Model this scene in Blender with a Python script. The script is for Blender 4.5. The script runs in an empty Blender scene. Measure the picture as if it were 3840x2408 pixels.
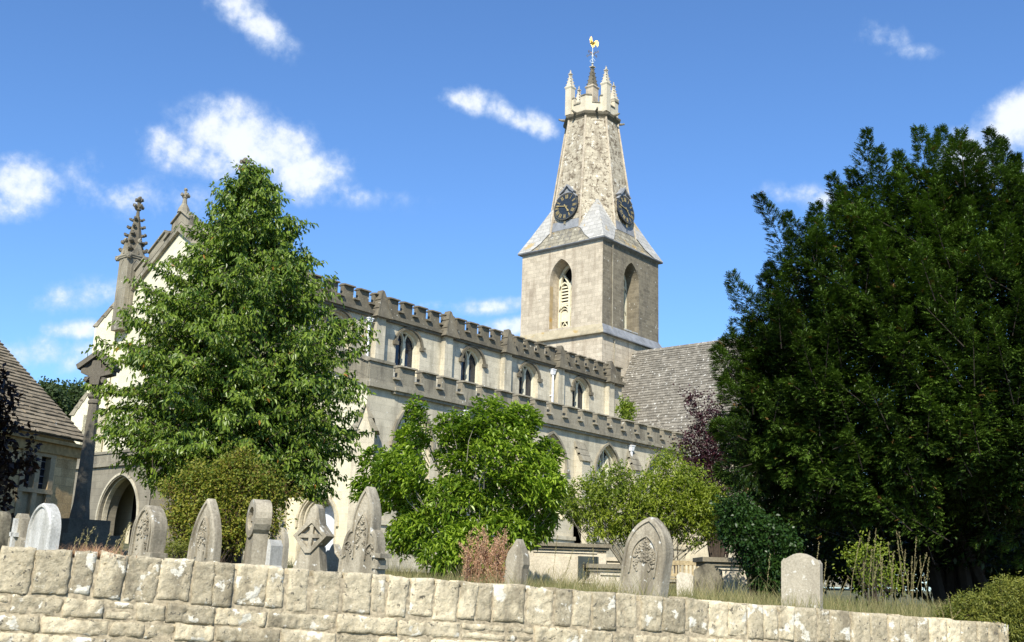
import bpy, math, random
import numpy as np
from mathutils import Vector, noise as mnoise
from mathutils.geometry import tessellate_polygon
random.seed(7); RS = np.random.RandomState(11)
PI = math.pi; sin = math.sin; cos = math.cos; rad = math.radians
scene = bpy.context.scene; COL = scene.collection

# ---------------------------------------------------------------- survey
# camera axes (right, down, forward) in world terms: X east along the nave, Y north, Z up
M = np.array([[0.6384175993209598, -0.769097914750237, 0.030188845690082004],
              [0.20421824093699598, 0.13144165478089084, -0.9700608235863669],
              [0.7421036847677429, 0.6254690151520684, 0.24097848895459578]])
FL = 3932.94; EYE = np.array([0.0, 0.0, 1.65])
def ray(px, py): return M.T @ np.array([(px-1920)/FL, (py-1204)/FL, 1.0])
def at(px, py, d): return EYE + ray(px, py)*d            # a surveyed point at distance d
def onY(px, py, y): r = ray(px, py); return EYE + r*(y/r[1])
def onX(px, py, x): r = ray(px, py); return EYE + r*(x/r[0])
RT = np.array([0.7687, -0.6396, 0.0]); RT = np.array([0.6388, -0.7693, 0.0]); FW = np.array([0.7693, 0.6388, 0.0]); UPV = np.array([0, 0, 1.0])

# ---------------------------------------------------------------- helpers
ORG = {}
def worg(o):
    return ORG.get(o.name, np.zeros(3)) if o is not None else np.zeros(3)
def tag(o, label=None, cat=None, group=None, kind=None):
    if label: o['label'] = label
    if cat: o['category'] = cat
    if group: o['group'] = group
    if kind: o['kind'] = kind
    return o
def empty(name, loc, label, cat, group=None):
    o = bpy.data.objects.new(name, None); COL.objects.link(o)
    o.location = [float(v) for v in loc]; o.empty_display_size = .3
    ORG[o.name] = np.array([float(v) for v in loc]); return tag(o, label, cat, group)
def link(name, me, mat, parent, origin=None):
    o = bpy.data.objects.new(name, me); COL.objects.link(o)
    if mat: me.materials.append(mat)
    if parent is not None:
        o.parent = parent; ORG[o.name] = worg(parent)
    else:
        org = np.array(origin if origin is not None else (0, 0, 0), float)
        o.location = org; ORG[o.name] = org
    return o
class MB:
    def __init__(s): s.v = []; s.f = []; s.t = []; s.tint = 0.5
    def add(s, vs, fs, tint=None):
        b = len(s.v); s.v += [tuple(map(float, v)) for v in vs]; t = s.tint if tint is None else tint
        for f in fs: s.f.append([i+b for i in f]); s.t.append(t)
    def hexa(s, p, tint=None):   # 8 pts: bottom 0-3, top 4-7
        s.add(p, [(3,2,1,0),(4,5,6,7),(0,1,5,4),(1,2,6,5),(2,3,7,6),(3,0,4,7)], tint)
    def box(s, x0, x1, y0, y1, z0, z1, tint=None):
        s.hexa([(x0,y0,z0),(x1,y0,z0),(x1,y1,z0),(x0,y1,z0),(x0,y0,z1),(x1,y0,z1),(x1,y1,z1),(x0,y1,z1)], tint)
    def mbox(s, m, u0, u1, z0, z1, w0, w1, tint=None):
        s.hexa([m(u0,z0,w1),m(u1,z0,w1),m(u1,z0,w0),m(u0,z0,w0),m(u0,z1,w1),m(u1,z1,w1),m(u1,z1,w0),m(u0,z1,w0)], tint)
    def prism(s, m, poly, w0, w1, tint=None, back=True):
        n = len(poly); vs = [m(u,z,w1) for u,z in poly]+[m(u,z,w0) for u,z in poly]
        fs = [[i for i in t] for t in tessellate_polygon([[Vector((u,z,0)) for u,z in poly]])]
        if back: fs += [[i+n for i in reversed(t)] for t in fs[:]]
        fs += [(i, i+n, (i+1)%n+n, (i+1)%n) for i in range(n)]
        s.add(vs, fs, tint)
    def ribbon(s, m, pts, wd, w0, w1, tint=None, closed=False):
        n = len(pts); L = []; Rr = []
        for i, (u, z) in enumerate(pts):
            a = pts[(i-1)%n] if (i > 0 or closed) else pts[i]; b = pts[(i+1)%n] if (i < n-1 or closed) else pts[i]
            du, dz = b[0]-a[0], b[1]-a[1]; l = math.hypot(du, dz) or 1; nx, nz = -dz/l*wd/2, du/l*wd/2
            L.append((u+nx, z+nz)); Rr.append((u-nx, z-nz))
        for i in range(n if closed else n-1):
            j = (i+1) % n
            s.hexa([m(*L[i],w0),m(*L[j],w0),m(*Rr[j],w0),m(*Rr[i],w0),m(*L[i],w1),m(*L[j],w1),m(*Rr[j],w1),m(*Rr[i],w1)], tint)
    def face(s, m, outer, holes, depth=.3, w=0, tint=None):
        polys = [outer]+holes; flat = [p for q in polys for p in q]
        tr = tessellate_polygon([[Vector((u,z,0)) for u,z in q] for q in polys])
        s.add([m(u,z,w) for u,z in flat], [list(t) for t in tr], tint)
        for h in holes:
            n = len(h); s.add([m(u,z,w) for u,z in h]+[m(u,z,w-depth) for u,z in h], [(i,(i+1)%n,(i+1)%n+n,i+n) for i in range(n)], tint)
    def tube(s, pts, rs, n=6, tint=None, cap=True):
        pts = [np.array(p, float) for p in pts]; rings = []
        for i, p in enumerate(pts):
            d = pts[min(i+1, len(pts)-1)]-pts[max(i-1, 0)]; d /= (np.linalg.norm(d)+1e-9)
            a = np.cross(d, (0,0,1)) if abs(d[2]) < .9 else np.cross(d, (1,0,0)); a /= np.linalg.norm(a); b = np.cross(d, a)
            r = rs[i] if hasattr(rs, '__len__') else rs
            rings += [p+r*(cos(2*PI*k/n)*a+sin(2*PI*k/n)*b) for k in range(n)]
        fs = [(i*n+k, i*n+(k+1)%n, (i+1)*n+(k+1)%n, (i+1)*n+k) for i in range(len(pts)-1) for k in range(n)]
        if cap: fs += [tuple(range(n)), tuple((len(pts)-1)*n+k for k in range(n))]
        s.add(rings, fs, tint)
    def lathe(s, c, prof, n=12, rot=0, tint=None):   # prof [(r,z)]
        vs = [(c[0]+r*cos(rot+2*PI*k/n), c[1]+r*sin(rot+2*PI*k/n), z) for r, z in prof for k in range(n)]
        fs = [(i*n+k, i*n+(k+1)%n, (i+1)*n+(k+1)%n, (i+1)*n+k) for i in range(len(prof)-1) for k in range(n)]
        fs += [tuple(range(n)), tuple((len(prof)-1)*n+k for k in range(n))]
        s.add(vs, fs, tint)
    def blob(s, c, r, sq=(1,1,1), jit=.25, tint=None):
        vs = []; n, m_ = 6, 4
        vs.append((c[0], c[1], c[2]-r*sq[2]))
        for i in range(1, m_):
            th = PI*i/m_
            for k in range(n):
                q = r*(1+random.uniform(-jit, jit)); a = 2*PI*(k+.5*(i%2))/n
                vs.append((c[0]+q*sq[0]*sin(th)*cos(a), c[1]+q*sq[1]*sin(th)*sin(a), c[2]-q*sq[2]*cos(th)))
        vs.append((c[0], c[1], c[2]+r*sq[2])); fs = []
        for k in range(n):
            fs.append((0, 1+(k+1)%n, 1+k)); e = len(vs)-1; b = 1+(m_-2)*n; fs.append((e, b+k, b+(k+1)%n))
        for i in range(m_-2):
            for k in range(n): fs.append((1+i*n+k, 1+i*n+(k+1)%n, 1+(i+1)*n+(k+1)%n, 1+(i+1)*n+k))
        s.add(vs, fs, tint)
    def build(s, name, mat, parent=None, origin=None, smooth=False):
        org = worg(parent) if parent is not None else np.array(origin if origin is not None else (0,0,0), float)
        V = np.array(s.v)-org
        me = bpy.data.meshes.new(name); me.from_pydata(V.tolist(), [], s.f)
        a = me.attributes.new('tint', 'FLOAT', 'FACE'); a.data.foreach_set('value', np.array(s.t, np.float32))
        if smooth: me.polygons.foreach_set('use_smooth', [True]*len(me.polygons))
        me.update(); return link(name, me, mat, parent, origin)
def npmesh(name, V, k, tint, mat, parent=None, origin=None, smooth=False):
    """V (nfaces*k,3) separate faces of k corners"""
    org = worg(parent) if parent is not None else np.array(origin if origin is not None else (0,0,0), float)
    V = (V-org).astype(np.float32); nv = len(V); nf = nv//k
    me = bpy.data.meshes.new(name); me.vertices.add(nv); me.vertices.foreach_set('co', V.ravel())
    me.loops.add(nv); me.loops.foreach_set('vertex_index', np.arange(nv, dtype=np.int32))
    me.polygons.add(nf); me.polygons.foreach_set('loop_start', np.arange(0, nv, k, dtype=np.int32))
    a = me.attributes.new('tint', 'FLOAT', 'FACE'); a.data.foreach_set('value', np.asarray(tint, np.float32))
    me.update(calc_edges=True); return link(name, me, mat, parent, origin)

# ---------------------------------------------------------------- materials
class NT:
    def __init__(s, mat):
        s.t = mat.node_tree; s.n = s.t.nodes; s.l = s.t.links
    def N(s, typ, **k):
        n = s.n.new(typ)
        for a, b in k.items():
            if a.startswith('i_'):
                n.inputs[a[2:]].default_value = b
            else: setattr(n, a, b)
        return n
    def L(s, a, b): s.l.new(a, b)
    def math(s, op, a, b=None, c=None, clamp=False):
        n = s.n.new('ShaderNodeMath'); n.operation = op; n.use_clamp = clamp
        for i, x in enumerate((a, b, c)):
            if x is None: continue
            if isinstance(x, (int, float)): n.inputs[i].default_value = x
            else: s.L(x, n.inputs[i])
        return n.outputs[0]
    def mix(s, fac, a, b, blend='MIX'):
        n = s.n.new('ShaderNodeMix'); n.data_type = 'RGBA'; n.blend_type = blend; n.clamp_factor = True
        for sock, x in ((n.inputs[0], fac), (n.inputs[6], a), (n.inputs[7], b)):
            if isinstance(x, (int, float)): sock.default_value = x
            elif isinstance(x, (tuple, list)): sock.default_value = (*x[:3], 1)
            else: s.L(x, sock)
        return n.outputs[2]
    def noise(s, vec, scale, detail=5, rough=.55, dist=0):
        n = s.n.new('ShaderNodeTexNoise'); n.inputs['Scale'].default_value = scale; n.inputs['Detail'].default_value = detail
        n.inputs['Roughness'].default_value = rough; n.inputs['Distortion'].default_value = dist
        if vec is not None: s.L(vec, n.inputs['Vector'])
        return n.outputs['Fac']
    def step(s, x, lo, hi):
        n = s.n.new('ShaderNodeMapRange'); n.interpolation_type = 'SMOOTHSTEP'
        n.inputs[1].default_value = lo; n.inputs[2].default_value = hi; s.L(x, n.inputs[0]); return n.outputs[0]
    def scale(s, vec, sc):
        n = s.n.new('ShaderNodeVectorMath'); n.operation = 'MULTIPLY'; s.L(vec, n.inputs[0]); n.inputs[1].default_value = sc; return n.outputs[0]
def newmat(name):
    m = bpy.data.materials.new(name); m.use_nodes = True; t = NT(m); b = t.n['Principled BSDF']; return m, t, b
def stone(name, c1, c2, mortar=None, bw=.55, bh=.28, rough=.92, stain=(.12,.11,.09), stain_amt=.35, stain_lo=.52,
          white=0, whitec=(.72,.70,.62), ochre=0, ochrec=(.42,.24,.05), dark=0, darkc=(.045,.035,.03), tint=0, bump=.35, grain=30, msz=.008, wscale=5., dscale=3.5, streak=(1.2,1.2,.22), coursez=True):
    m, t, b = newmat(name); tc = t.N('ShaderNodeTexCoord').outputs['Object']
    vec = tc
    if mortar is not None:
        g = t.N('ShaderNodeNewGeometry').outputs['Normal']; sp = t.N('ShaderNodeSeparateXYZ'); t.L(g, sp.inputs[0])
        so = t.N('ShaderNodeSeparateXYZ'); t.L(tc, so.inputs[0])
        ax = t.math('ABSOLUTE', sp.outputs[0]); ay = t.math('ABSOLUTE', sp.outputs[1]); f = t.math('GREATER_THAN', ax, ay)
        u = t.math('ADD', t.math('MULTIPLY', so.outputs[1], f), t.math('MULTIPLY', so.outputs[0], t.math('SUBTRACT', 1, f)))
        cb = t.N('ShaderNodeCombineXYZ'); t.L(u, cb.inputs[0]); t.L(so.outputs[2], cb.inputs[1])
        br = t.N('ShaderNodeTexBrick'); t.L(cb.outputs[0], br.inputs['Vector'])
        br.inputs['Color1'].default_value = (*c1, 1); br.inputs['Color2'].default_value = (*c2, 1); br.inputs['Mortar'].default_value = (*mortar, 1)
        br.inputs['Scale'].default_value = 1; br.inputs['Brick Width'].default_value = bw; br.inputs['Row Height'].default_value = bh
        br.inputs['Mortar Size'].default_value = msz; br.inputs['Mortar Smooth'].default_value = .2; br.offset = .5; br.squash = 1
        col = br.outputs['Color']; bfac = br.outputs['Fac']
    else:
        col = t.mix(t.step(t.noise(vec, 1.7, 6), .3, .7), c1, c2); bfac = None
    mm = t.noise(vec, 2.3, 7, .65); col = t.mix(.30 if mortar is not None else .55, col, t.mix(t.step(mm, .3, .7), tuple(x*.72 for x in c1), tuple(min(.85, x*1.22) for x in c2)))
    if tint:
        at_ = t.N('ShaderNodeAttribute', attribute_name='tint').outputs['Fac']
        k = t.math('ADD', t.math('MULTIPLY', at_, tint), 1-tint/2)
        cc = t.N('ShaderNodeCombineColor'); [t.L(k, cc.inputs[i]) for i in range(3)]
        col = t.mix(1.0, col, cc.outputs[0], 'MULTIPLY')
    fine = t.noise(vec, grain, 6, .7); col = t.mix(.35, col, t.mix(t.step(fine, .3, .7), tuple(x*.55 for x in c1), tuple(min(.9, x*1.3) for x in c2)))
    if stain_amt:
        sn = t.noise(t.scale(vec, streak), 1.6, 8, .62); col = t.mix(t.math('MULTIPLY', t.step(sn, stain_lo, stain_lo+.2), stain_amt), col, stain)
    if ochre:
        on = t.noise(vec, 1.1, 8, .6, .3); col = t.mix(t.math('MULTIPLY', t.step(on, .72-ochre*.25, .80-ochre*.25), .8), col, ochrec)
    if dark:
        dn = t.noise(vec, dscale, 10, .72, .4); col = t.mix(t.math('MULTIPLY', t.step(dn, .70-dark*.25, .74-dark*.25), .85), col, darkc)
    if white:
        wn = t.noise(vec, wscale, 8, .6); col = t.mix(t.math('MULTIPLY', t.step(wn, .70-white*.2, .73-white*.2), .85), col, whitec)
    t.L(col, b.inputs['Base Color']); b.inputs['Roughness'].default_value = rough; b.inputs['Specular IOR Level'].default_value = .2
    bn = t.noise(vec, grain*.55, 8, .7); h = t.math('MULTIPLY', bn, .02)
    if bfac is not None: h = t.math('SUBTRACT', h, t.math('MULTIPLY', bfac, .02))
    bp = t.N('ShaderNodeBump'); bp.inputs['Strength'].default_value = bump; bp.inputs['Distance'].default_value = 1.0; t.L(h, bp.inputs['Height']); t.L(bp.outputs[0], b.inputs['Normal'])
    return m
def plain(name, c, rough=.6, metal=0, var=.25, sc=8, spec=.4):
    m, t, b = newmat(name); tc = t.N('ShaderNodeTexCoord').outputs['Object']
    col = t.mix(t.step(t.noise(tc, sc, 6), .3, .7), tuple(x*(1-var) for x in c), tuple(min(1, x*(1+var)) for x in c))
    t.L(col, b.inputs['Base Color']); b.inputs['Roughness'].default_value = rough; b.inputs['Metallic'].default_value = metal
    b.inputs['Specular IOR Level'].default_value = spec; return m
def leafmat(name, ca, cb, cc=None, rough=.45, trans=.25, tcol=None, spec=.35):
    m, t, b = newmat(name); a = t.N('ShaderNodeAttribute', attribute_name='tint').outputs['Fac']
    cr = t.N('ShaderNodeValToRGB'); t.L(a, cr.inputs[0]); e = cr.color_ramp.elements
    e[0].position = 0; e[0].color = (*ca, 1); e[1].position = .9 if cc else 1; e[1].color = (*cb, 1)
    if cc: x = e.new(.97); x.color = (*cc, 1)
    t.L(cr.outputs[0], b.inputs['Base Color']); b.inputs['Roughness'].default_value = rough; b.inputs['Specular IOR Level'].default_value = spec
    tr = t.N('ShaderNodeBsdfTranslucent'); t.L(t.mix(1, cr.outputs[0], tcol or (1.6,1.9,.6), 'MULTIPLY'), tr.inputs[0])
    mx = t.N('ShaderNodeMixShader'); mx.inputs[0].default_value = trans; t.L(b.outputs[0], mx.inputs[1]); t.L(tr.outputs[0], mx.inputs[2])
    t.L(mx.outputs[0], t.n['Material Output'].inputs[0]); return m

CREAM = stone('cream_ashlar', (.42,.375,.275), (.64,.575,.43), (.32,.28,.2), .62, .30, stain_amt=.62, stain_lo=.46, stain=(.25,.225,.165), white=.12, bump=.25)
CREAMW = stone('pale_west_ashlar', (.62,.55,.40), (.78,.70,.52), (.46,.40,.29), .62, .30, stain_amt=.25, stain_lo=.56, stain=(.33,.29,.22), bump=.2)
DARKST = stone('weathered_parapet_stone', (.095,.083,.058), (.20,.175,.125), None, stain=(.09,.08,.065), stain_amt=.6, stain_lo=.48, white=.25, whitec=(.5,.48,.4), ochre=.1, bump=.4)
MIDST = stone('grey_aisle_parapet_stone', (.19,.17,.125), (.35,.315,.235), (.15,.13,.1), .7, .5, stain=(.10,.09,.07), stain_amt=.65, stain_lo=.47, white=.2, bump=.3)
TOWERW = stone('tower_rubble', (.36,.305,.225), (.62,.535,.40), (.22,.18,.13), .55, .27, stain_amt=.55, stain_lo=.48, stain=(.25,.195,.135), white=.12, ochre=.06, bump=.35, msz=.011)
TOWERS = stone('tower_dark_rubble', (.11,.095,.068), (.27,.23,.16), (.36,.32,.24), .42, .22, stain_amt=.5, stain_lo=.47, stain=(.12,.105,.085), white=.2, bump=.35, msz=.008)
SPIRE = stone('lichened_spire_stone', (.32,.28,.20), (.55,.485,.36), (.27,.23,.17), .45, .24, stain_amt=.6, stain_lo=.46, stain=(.19,.155,.11), white=.46, whitec=(.66,.63,.54), dark=.70, darkc=(.125,.095,.065), bump=.6, msz=.016, wscale=2.6, dscale=3.3)
CROWN = stone('pale_spire_crown_stone', (.55,.485,.35), (.63,.565,.43), (.42,.37,.27), .5, .3, stain_amt=.2, dark=.1, darkc=(.25,.2,.16), bump=.2)
SLATE = stone('stone_slates', (.15,.135,.108), (.25,.228,.185), None, stain=(.09,.075,.05), stain_amt=.4, white=.46, whitec=(.60,.58,.52), tint=.65, grain=18, bump=.5, streak=(1,1,1), wscale=5.5)
SLATE2 = stone('weathered_stone_slates', (.19,.155,.105), (.29,.24,.165), None, stain=(.12,.10,.07), stain_amt=.4, white=.1, tint=.6, grain=18, bump=.5, streak=(1,1,1))
SKIRT = stone('tower_roof_slates', (.14,.125,.095), (.42,.38,.28), (.045,.04,.03), .55, .30, stain_amt=.6, stain=(.10,.10,.10), stain_lo=.50, white=.3, ochre=.62, ochrec=(.40,.25,.05), bump=.6, msz=.03)
LEAD = stone('lead_sheet', (.33,.32,.285), (.52,.50,.45), (.15,.145,.13), .6, .32, stain_amt=.35, stain=(.24,.24,.25), rough=.6, bump=.3, msz=.022, ochre=.5, ochrec=(.42,.31,.13))
LEADP = stone('dull_lead', (.16,.165,.17), (.30,.31,.32), None, stain_amt=.4, stain=(.08,.08,.08), rough=.6, bump=.2)
BRICKST = stone('cottage_stone', (.34,.20,.075), (.74,.52,.27), (.20,.14,.08), .42, .24, stain_amt=.3, stain=(.17,.12,.06), bump=.3, msz=.008)
WALLST = stone('drystone', (.40,.335,.215), (.63,.545,.375), None, stain=(.16,.135,.09), stain_amt=.70, stain_lo=.47, white=.55, whitec=(.74,.70,.58), ochre=.30, ochrec=(.45,.32,.13), dark=.46, darkc=(.085,.078,.062), dscale=15, wscale=6, tint=.95, grain=30, bump=1.3, streak=(2.2,2.2,1.2))
GRAVE = stone('headstone_limestone', (.30,.26,.185), (.46,.41,.31), None, stain=(.14,.12,.085), stain_amt=.7, stain_lo=.46, white=.38, whitec=(.62,.61,.55), bump=.35, grain=40, streak=(3,3,.35), wscale=9)
GRAVEW = stone('whitened_headstone', (.46,.45,.40), (.62,.61,.57), None, stain=(.25,.24,.2), stain_amt=.5, stain_lo=.47, white=.4, bump=.35, grain=40, streak=(3,3,.3))
GRAVEO = stone('orange_lichened_headstone', (.38,.335,.245), (.48,.43,.33), None, stain=(.24,.21,.16), stain_amt=.4, white=.45, whitec=(.62,.6,.52), ochre=.36, ochrec=(.42,.27,.13), bump=.4, grain=40, wscale=10)
GRAVED = stone('blackened_headstone', (.15,.13,.09), (.26,.23,.16), None, stain=(.018,.016,.013), stain_amt=.95, stain_lo=.44, bump=.5, grain=30, streak=(3,3,1))
TOMB = stone('tomb_limestone', (.48,.42,.31), (.60,.54,.42), None, stain=(.26,.22,.17), stain_amt=.5, bump=.3)
TOMBLID = stone('mossy_tomb_lid', (.16,.14,.10), (.25,.22,.16), None, stain=(.07,.06,.045), stain_amt=.6, ochre=.25, ochrec=(.25,.2,.07), bump=.4)
CROSSST = stone('dark_cross_stone', (.10,.09,.075), (.17,.155,.12), None, stain=(.06,.055,.05), stain_amt=.7, bump=.4)  # one dark tone for base, shaft and head
DARKG = plain('window_glass', (.012,.016,.026), .12, var=.3, spec=.6)
VOID = plain('unlit_opening_black', (.01,.009,.008), .9, spec=.1)  # black colour stands in for the unlit depth of louvres and porch
PALEG = plain('pale_door_paint', (.62,.68,.78), .4, var=.1)
WHITEP = plain('white_pipe_paint', (.78,.78,.78), .4, var=.08)
GOLD = plain('gilding', (.85,.52,.12), .28, 1, .1)
GOLDP = plain('gold_numeral_paint', (.34,.27,.12), .6, var=.1)
DIAL = plain('blue_black_dial', (.022,.030,.040), .45, var=.2)
IRON = plain('black_iron', (.02,.02,.02), .5)
STEEL = plain('painted_vane_rod', (.55,.62,.66), .4, .2)
WOOD = plain('weathered_teak', (.36,.29,.17), .8, sc=20)
BARK = plain('dark_bark', (.07,.052,.038), .95, sc=14)
BARKP = plain('pale_bark', (.22,.20,.15), .9, sc=14)
MORTAR = plain('lime_mortar', (.36,.30,.20), .95, sc=25, var=.4)
CHERRYL = leafmat('cherry_leaves', (.034,.080,.009), (.225,.305,.040), (.32,.15,.03), rough=.38, trans=.28)
MAGL = leafmat('glossy_shrub_leaves', (.045,.105,.008), (.33,.43,.045), rough=.36, trans=.30)
YELL = leafmat('yellow_green_leaves', (.060,.11,.010), (.33,.38,.045), rough=.5, trans=.35)
BROWNL = leafmat('brown_green_leaves', (.075,.125,.012), (.30,.27,.035), rough=.6, trans=.25)
BROWNS = leafmat('brown_seed_heads', (.16,.085,.03), (.28,.17,.07), rough=.8, trans=.1, tcol=(1.2,1,.6))
PURPL = leafmat('copper_leaves', (.022,.010,.012), (.085,.028,.036), rough=.4, trans=.2, tcol=(2,.7,.8))
COPPER = leafmat('dark_copper_leaves', (.010,.007,.006), (.035,.018,.012), rough=.5, trans=.15, tcol=(2,.8,.5))
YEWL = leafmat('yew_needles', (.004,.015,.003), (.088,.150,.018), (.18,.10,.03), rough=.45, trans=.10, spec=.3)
HOLLY = leafmat('holly_leaves', (.008,.028,.008), (.038,.078,.012), rough=.38, trans=.06, spec=.22)
JUNI = leafmat('juniper_needles', (.07,.10,.015), (.26,.25,.04), (.45,.26,.10), rough=.6, trans=.2)
FARL = leafmat('far_tree_leaves', (.022,.045,.014), (.075,.105,.028), rough=.6, trans=.2)
DRYG = leafmat('dry_grass', (.12,.14,.04), (.46,.38,.19), rough=.7, trans=.3, tcol=(1.2,1.1,.7))
DOCK = leafmat('rusty_dock', (.32,.17,.08), (.60,.40,.26), rough=.8, trans=.2, tcol=(1.3,.9,.6))

# ---------------------------------------------------------------- world, sun, camera
w = bpy.data.worlds.new('World'); scene.world = w; w.use_nodes = True; wt = NT(w); bg = wt.n['Background']
SUN_EL = rad(39); PH = rad(32)
sdir = Vector((-cos(PH)*cos(SUN_EL), -sin(PH)*cos(SUN_EL), sin(SUN_EL)))
sky = wt.N('ShaderNodeTexSky'); sky.sky_type = 'NISHITA'; sky.sun_disc = False; sky.sun_elevation = SUN_EL
sky.sun_rotation = math.atan2(sdir.x, sdir.y); sky.altitude = 200; sky.air_density = 1.0; sky.dust_density = .35; sky.ozone_density = 2.2
skyc = wt.mix(1.0, sky.outputs[0], (.74, 1.03, 1.36), 'MULTIPLY')
gen = wt.N('ShaderNodeTexCoord').outputs['Generated']
nz1 = wt.noise(gen, 7, 10, .62, .25); nz2 = wt.noise(gen, 34, 8, .6)
nz3 = wt.noise(gen, 95, 6, .6); nzz = wt.math('ADD', wt.math('MULTIPLY', wt.math('SUBTRACT', nz3, .5), .7), wt.math('ADD', wt.math('MULTIPLY', wt.math('SUBTRACT', nz1, .5), 2.4), wt.math('MULTIPLY', wt.math('SUBTRACT', nz2, .5), 2.3)))
clouds = [(880,10,150,62,-38,.80),(985,115,120,55,-38,.82),(960,545,270,120,-16,1.25),(1160,650,170,100,-10,1.2),(850,470,130,90,-10,1.0),(640,545,100,50,-25,.62),(760,600,160,60,-8,.8),(120,690,200,95,8,.95),
          (20,770,110,60,0,.8),(1750,375,130,50,-6,.95),(1900,425,130,42,-24,.9),(2020,465,80,46,-30,.85),(3320,140,70,40,-20,.5),(3410,195,80,22,0,.35),(3830,450,240,110,28,1.35),(3680,560,170,75,15,1.2),
          (3760,640,200,60,0,.8),(290,1235,100,36,3,.85),(80,1330,170,55,8,.75),(330,1110,170,45,5,.42),(300,1330,90,50,0,.45),(1810,1150,150,34,4,.85),(1920,1230,110,38,6,.8),(1610,1150,60,20,0,.4),
          (2720,1285,90,28,0,.6),(2960,720,100,22,0,.28),(3110,760,70,40,0,.4),(460,740,240,50,-5,.25),(1350,735,120,25,-5,.25)]
acc = None
for (px, py, rx, ry, ang, den) in clouds:
    c = ray(px, py); c /= np.linalg.norm(c); e1 = M[0]; e2 = -M[1]
    e1 = e1-c*(e1@c); e1 /= np.linalg.norm(e1); e2 = np.cross(e1, c); e2 = e2 if e2@(-M[1]) > 0 else -e2
    a = rad(ang); f1 = (cos(a)*e1+sin(a)*e2)*FL/rx; f2 = (-sin(a)*e1+cos(a)*e2)*FL/ry
    def dot(v):
        n = wt.N('ShaderNodeVectorMath'); n.operation = 'DOT_PRODUCT'; wt.L(gen, n.inputs[0]); n.inputs[1].default_value = tuple(v); return n.outputs['Value']
    u, v_, cc = dot(f1), dot(f2), dot(c)
    d2 = wt.math('SQRT', wt.math('ADD', wt.math('MULTIPLY', u, u), wt.math('MULTIPLY', v_, v_)))
    k = wt.math('MULTIPLY', wt.math('SUBTRACT', 1.15, d2), den*1.15)
    k = wt.math('MINIMUM', k, den*.9); k = wt.math('ADD', k, wt.math('MULTIPLY', wt.math('MULTIPLY', wt.math('LESS_THAN', cc, 0), -1), 1000))
    acc = k if acc is None else wt.math('MAXIMUM', acc, k)
fac = wt.step(wt.math('ADD', wt.math('MAXIMUM', acc, -4), wt.math('MULTIPLY', nzz, .95)), -.15, 1.25)
lp = wt.math('MULTIPLY', wt.step(acc, -.55, .25), fac)
ccol = wt.mix(wt.step(wt.math('ADD', wt.math('MULTIPLY', nz2, .6), wt.math('MULTIPLY', fac, .6)), .45, .95), (4.9, 5.8, 7.2), (7.0, 7.3, 7.9)); out = wt.mix(wt.math('MULTIPLY', lp, .90), skyc, ccol)
wt.L(out, bg.inputs[0]); bg.inputs[1].default_value = .110
sl = bpy.data.lights.new('Sun', 'SUN'); sl.energy = 5.0; sl.angle = rad(.53); sl.color = (1, .94, .82)
so = bpy.data.objects.new('Sun', sl); COL.objects.link(so); so.rotation_euler = (-sdir).to_track_quat('-Z', 'Y').to_euler(); so.location = (0, -20, 40)
cam = bpy.data.cameras.new('Camera'); co = bpy.data.objects.new('Camera', cam); COL.objects.link(co); scene.camera = co
from mathutils import Matrix
R3 = Matrix([[M[0][i], -M[1][i], -M[2][i]] for i in range(3)])
co.matrix_world = Matrix.Translation(EYE.tolist()) @ R3.to_4x4()
cam.sensor_width = 36; cam.lens = 36*FL/3840; cam.clip_end = 4000; cam.clip_start = .1
vs = scene.view_settings; vs.view_transform = 'Standard'; vs.look = 'None'; vs.exposure = 0.46; vs.gamma = 1
try: vs.use_curve_mapping = False
except Exception: pass

# ---------------------------------------------------------------- ground
P0 = at(0, 2043, 8.8); P1 = at(3770, 2340, 13.3)
WD = (P1-P0)[:2]; WL = float(np.hypot(*WD)); WD = WD/WL; WN = np.array([-WD[1], WD[0]])
if WN@FW[:2] < 0: WN = -WN
def sd(x, y):
    q = np.array([x, y])-P0[:2]; return float(q@WD), float(q@WN)
def ztop(s): return P0[2]+(P1[2]-P0[2])*s/WL
def gz(x, y):
    s, d = sd(x, y); k = min(max(s/WL, -.5), 2)
    if d < .2: return .04-.035*max(-25, min(s, 25))
    base = 1.44-.17*k; sl = .047*(1-.62*min(max(k, 0), 1))
    return min(base+sl*max(0, min(d, 45)-2), 3.0)+.03*mnoise.noise((x*.5, y*.5, 0))
def wxy(s, d): return P0[:2]+WD*s+WN*d
S_ = [-900,-300,-120,-60,-30,-15]+[x*.8-12 for x in range(1, 70)]+[50,70,110,200,400,900]
D_ = [-900,-200,-60,-25,-12,-6,-3,-1,.19,.21]+[.5+.7*i for i in range(70)]+[55,70,100,180,400,1200]
gm = MB(); vsl = []
for d in D_:
    for s in S_:
        x, y = wxy(s, d); vsl.append((x, y, gz(x, y)))
n = len(S_); gm.add(vsl, [(j*n+i, j*n+i+1, (j+1)*n+i+1, (j+1)*n+i) for j in range(len(D_)-1) for i in range(n-1)])
GRD, t, b = newmat('churchyard_turf'); tc = t.N('ShaderNodeTexCoord').outputs['Object']
cg = t.mix(t.step(t.noise(tc, .6, 8), .35, .65), (.07,.085,.025), (.21,.17,.075)); cg = t.mix(t.step(t.noise(tc, 25, 6), .4, .6), cg, (.05,.055,.02))
t.L(cg, b.inputs['Base Color']); b.inputs['Roughness'].default_value = 1
tag(gm.build('ground', GRD, smooth=True), kind='structure')
rm = MB(); pr = [(-60,-2.0),(70,-2.0),(70,-8.0),(-60,-8.0)]
q = [wxy(s, d) for s, d in ((-25,-1.9),(25,-1.9),(25,-8.5),(-25,-8.5))]
rm.add([(p[0], p[1], gz(*p)+.006) for p in q], [(0,1,2,3)])
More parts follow.
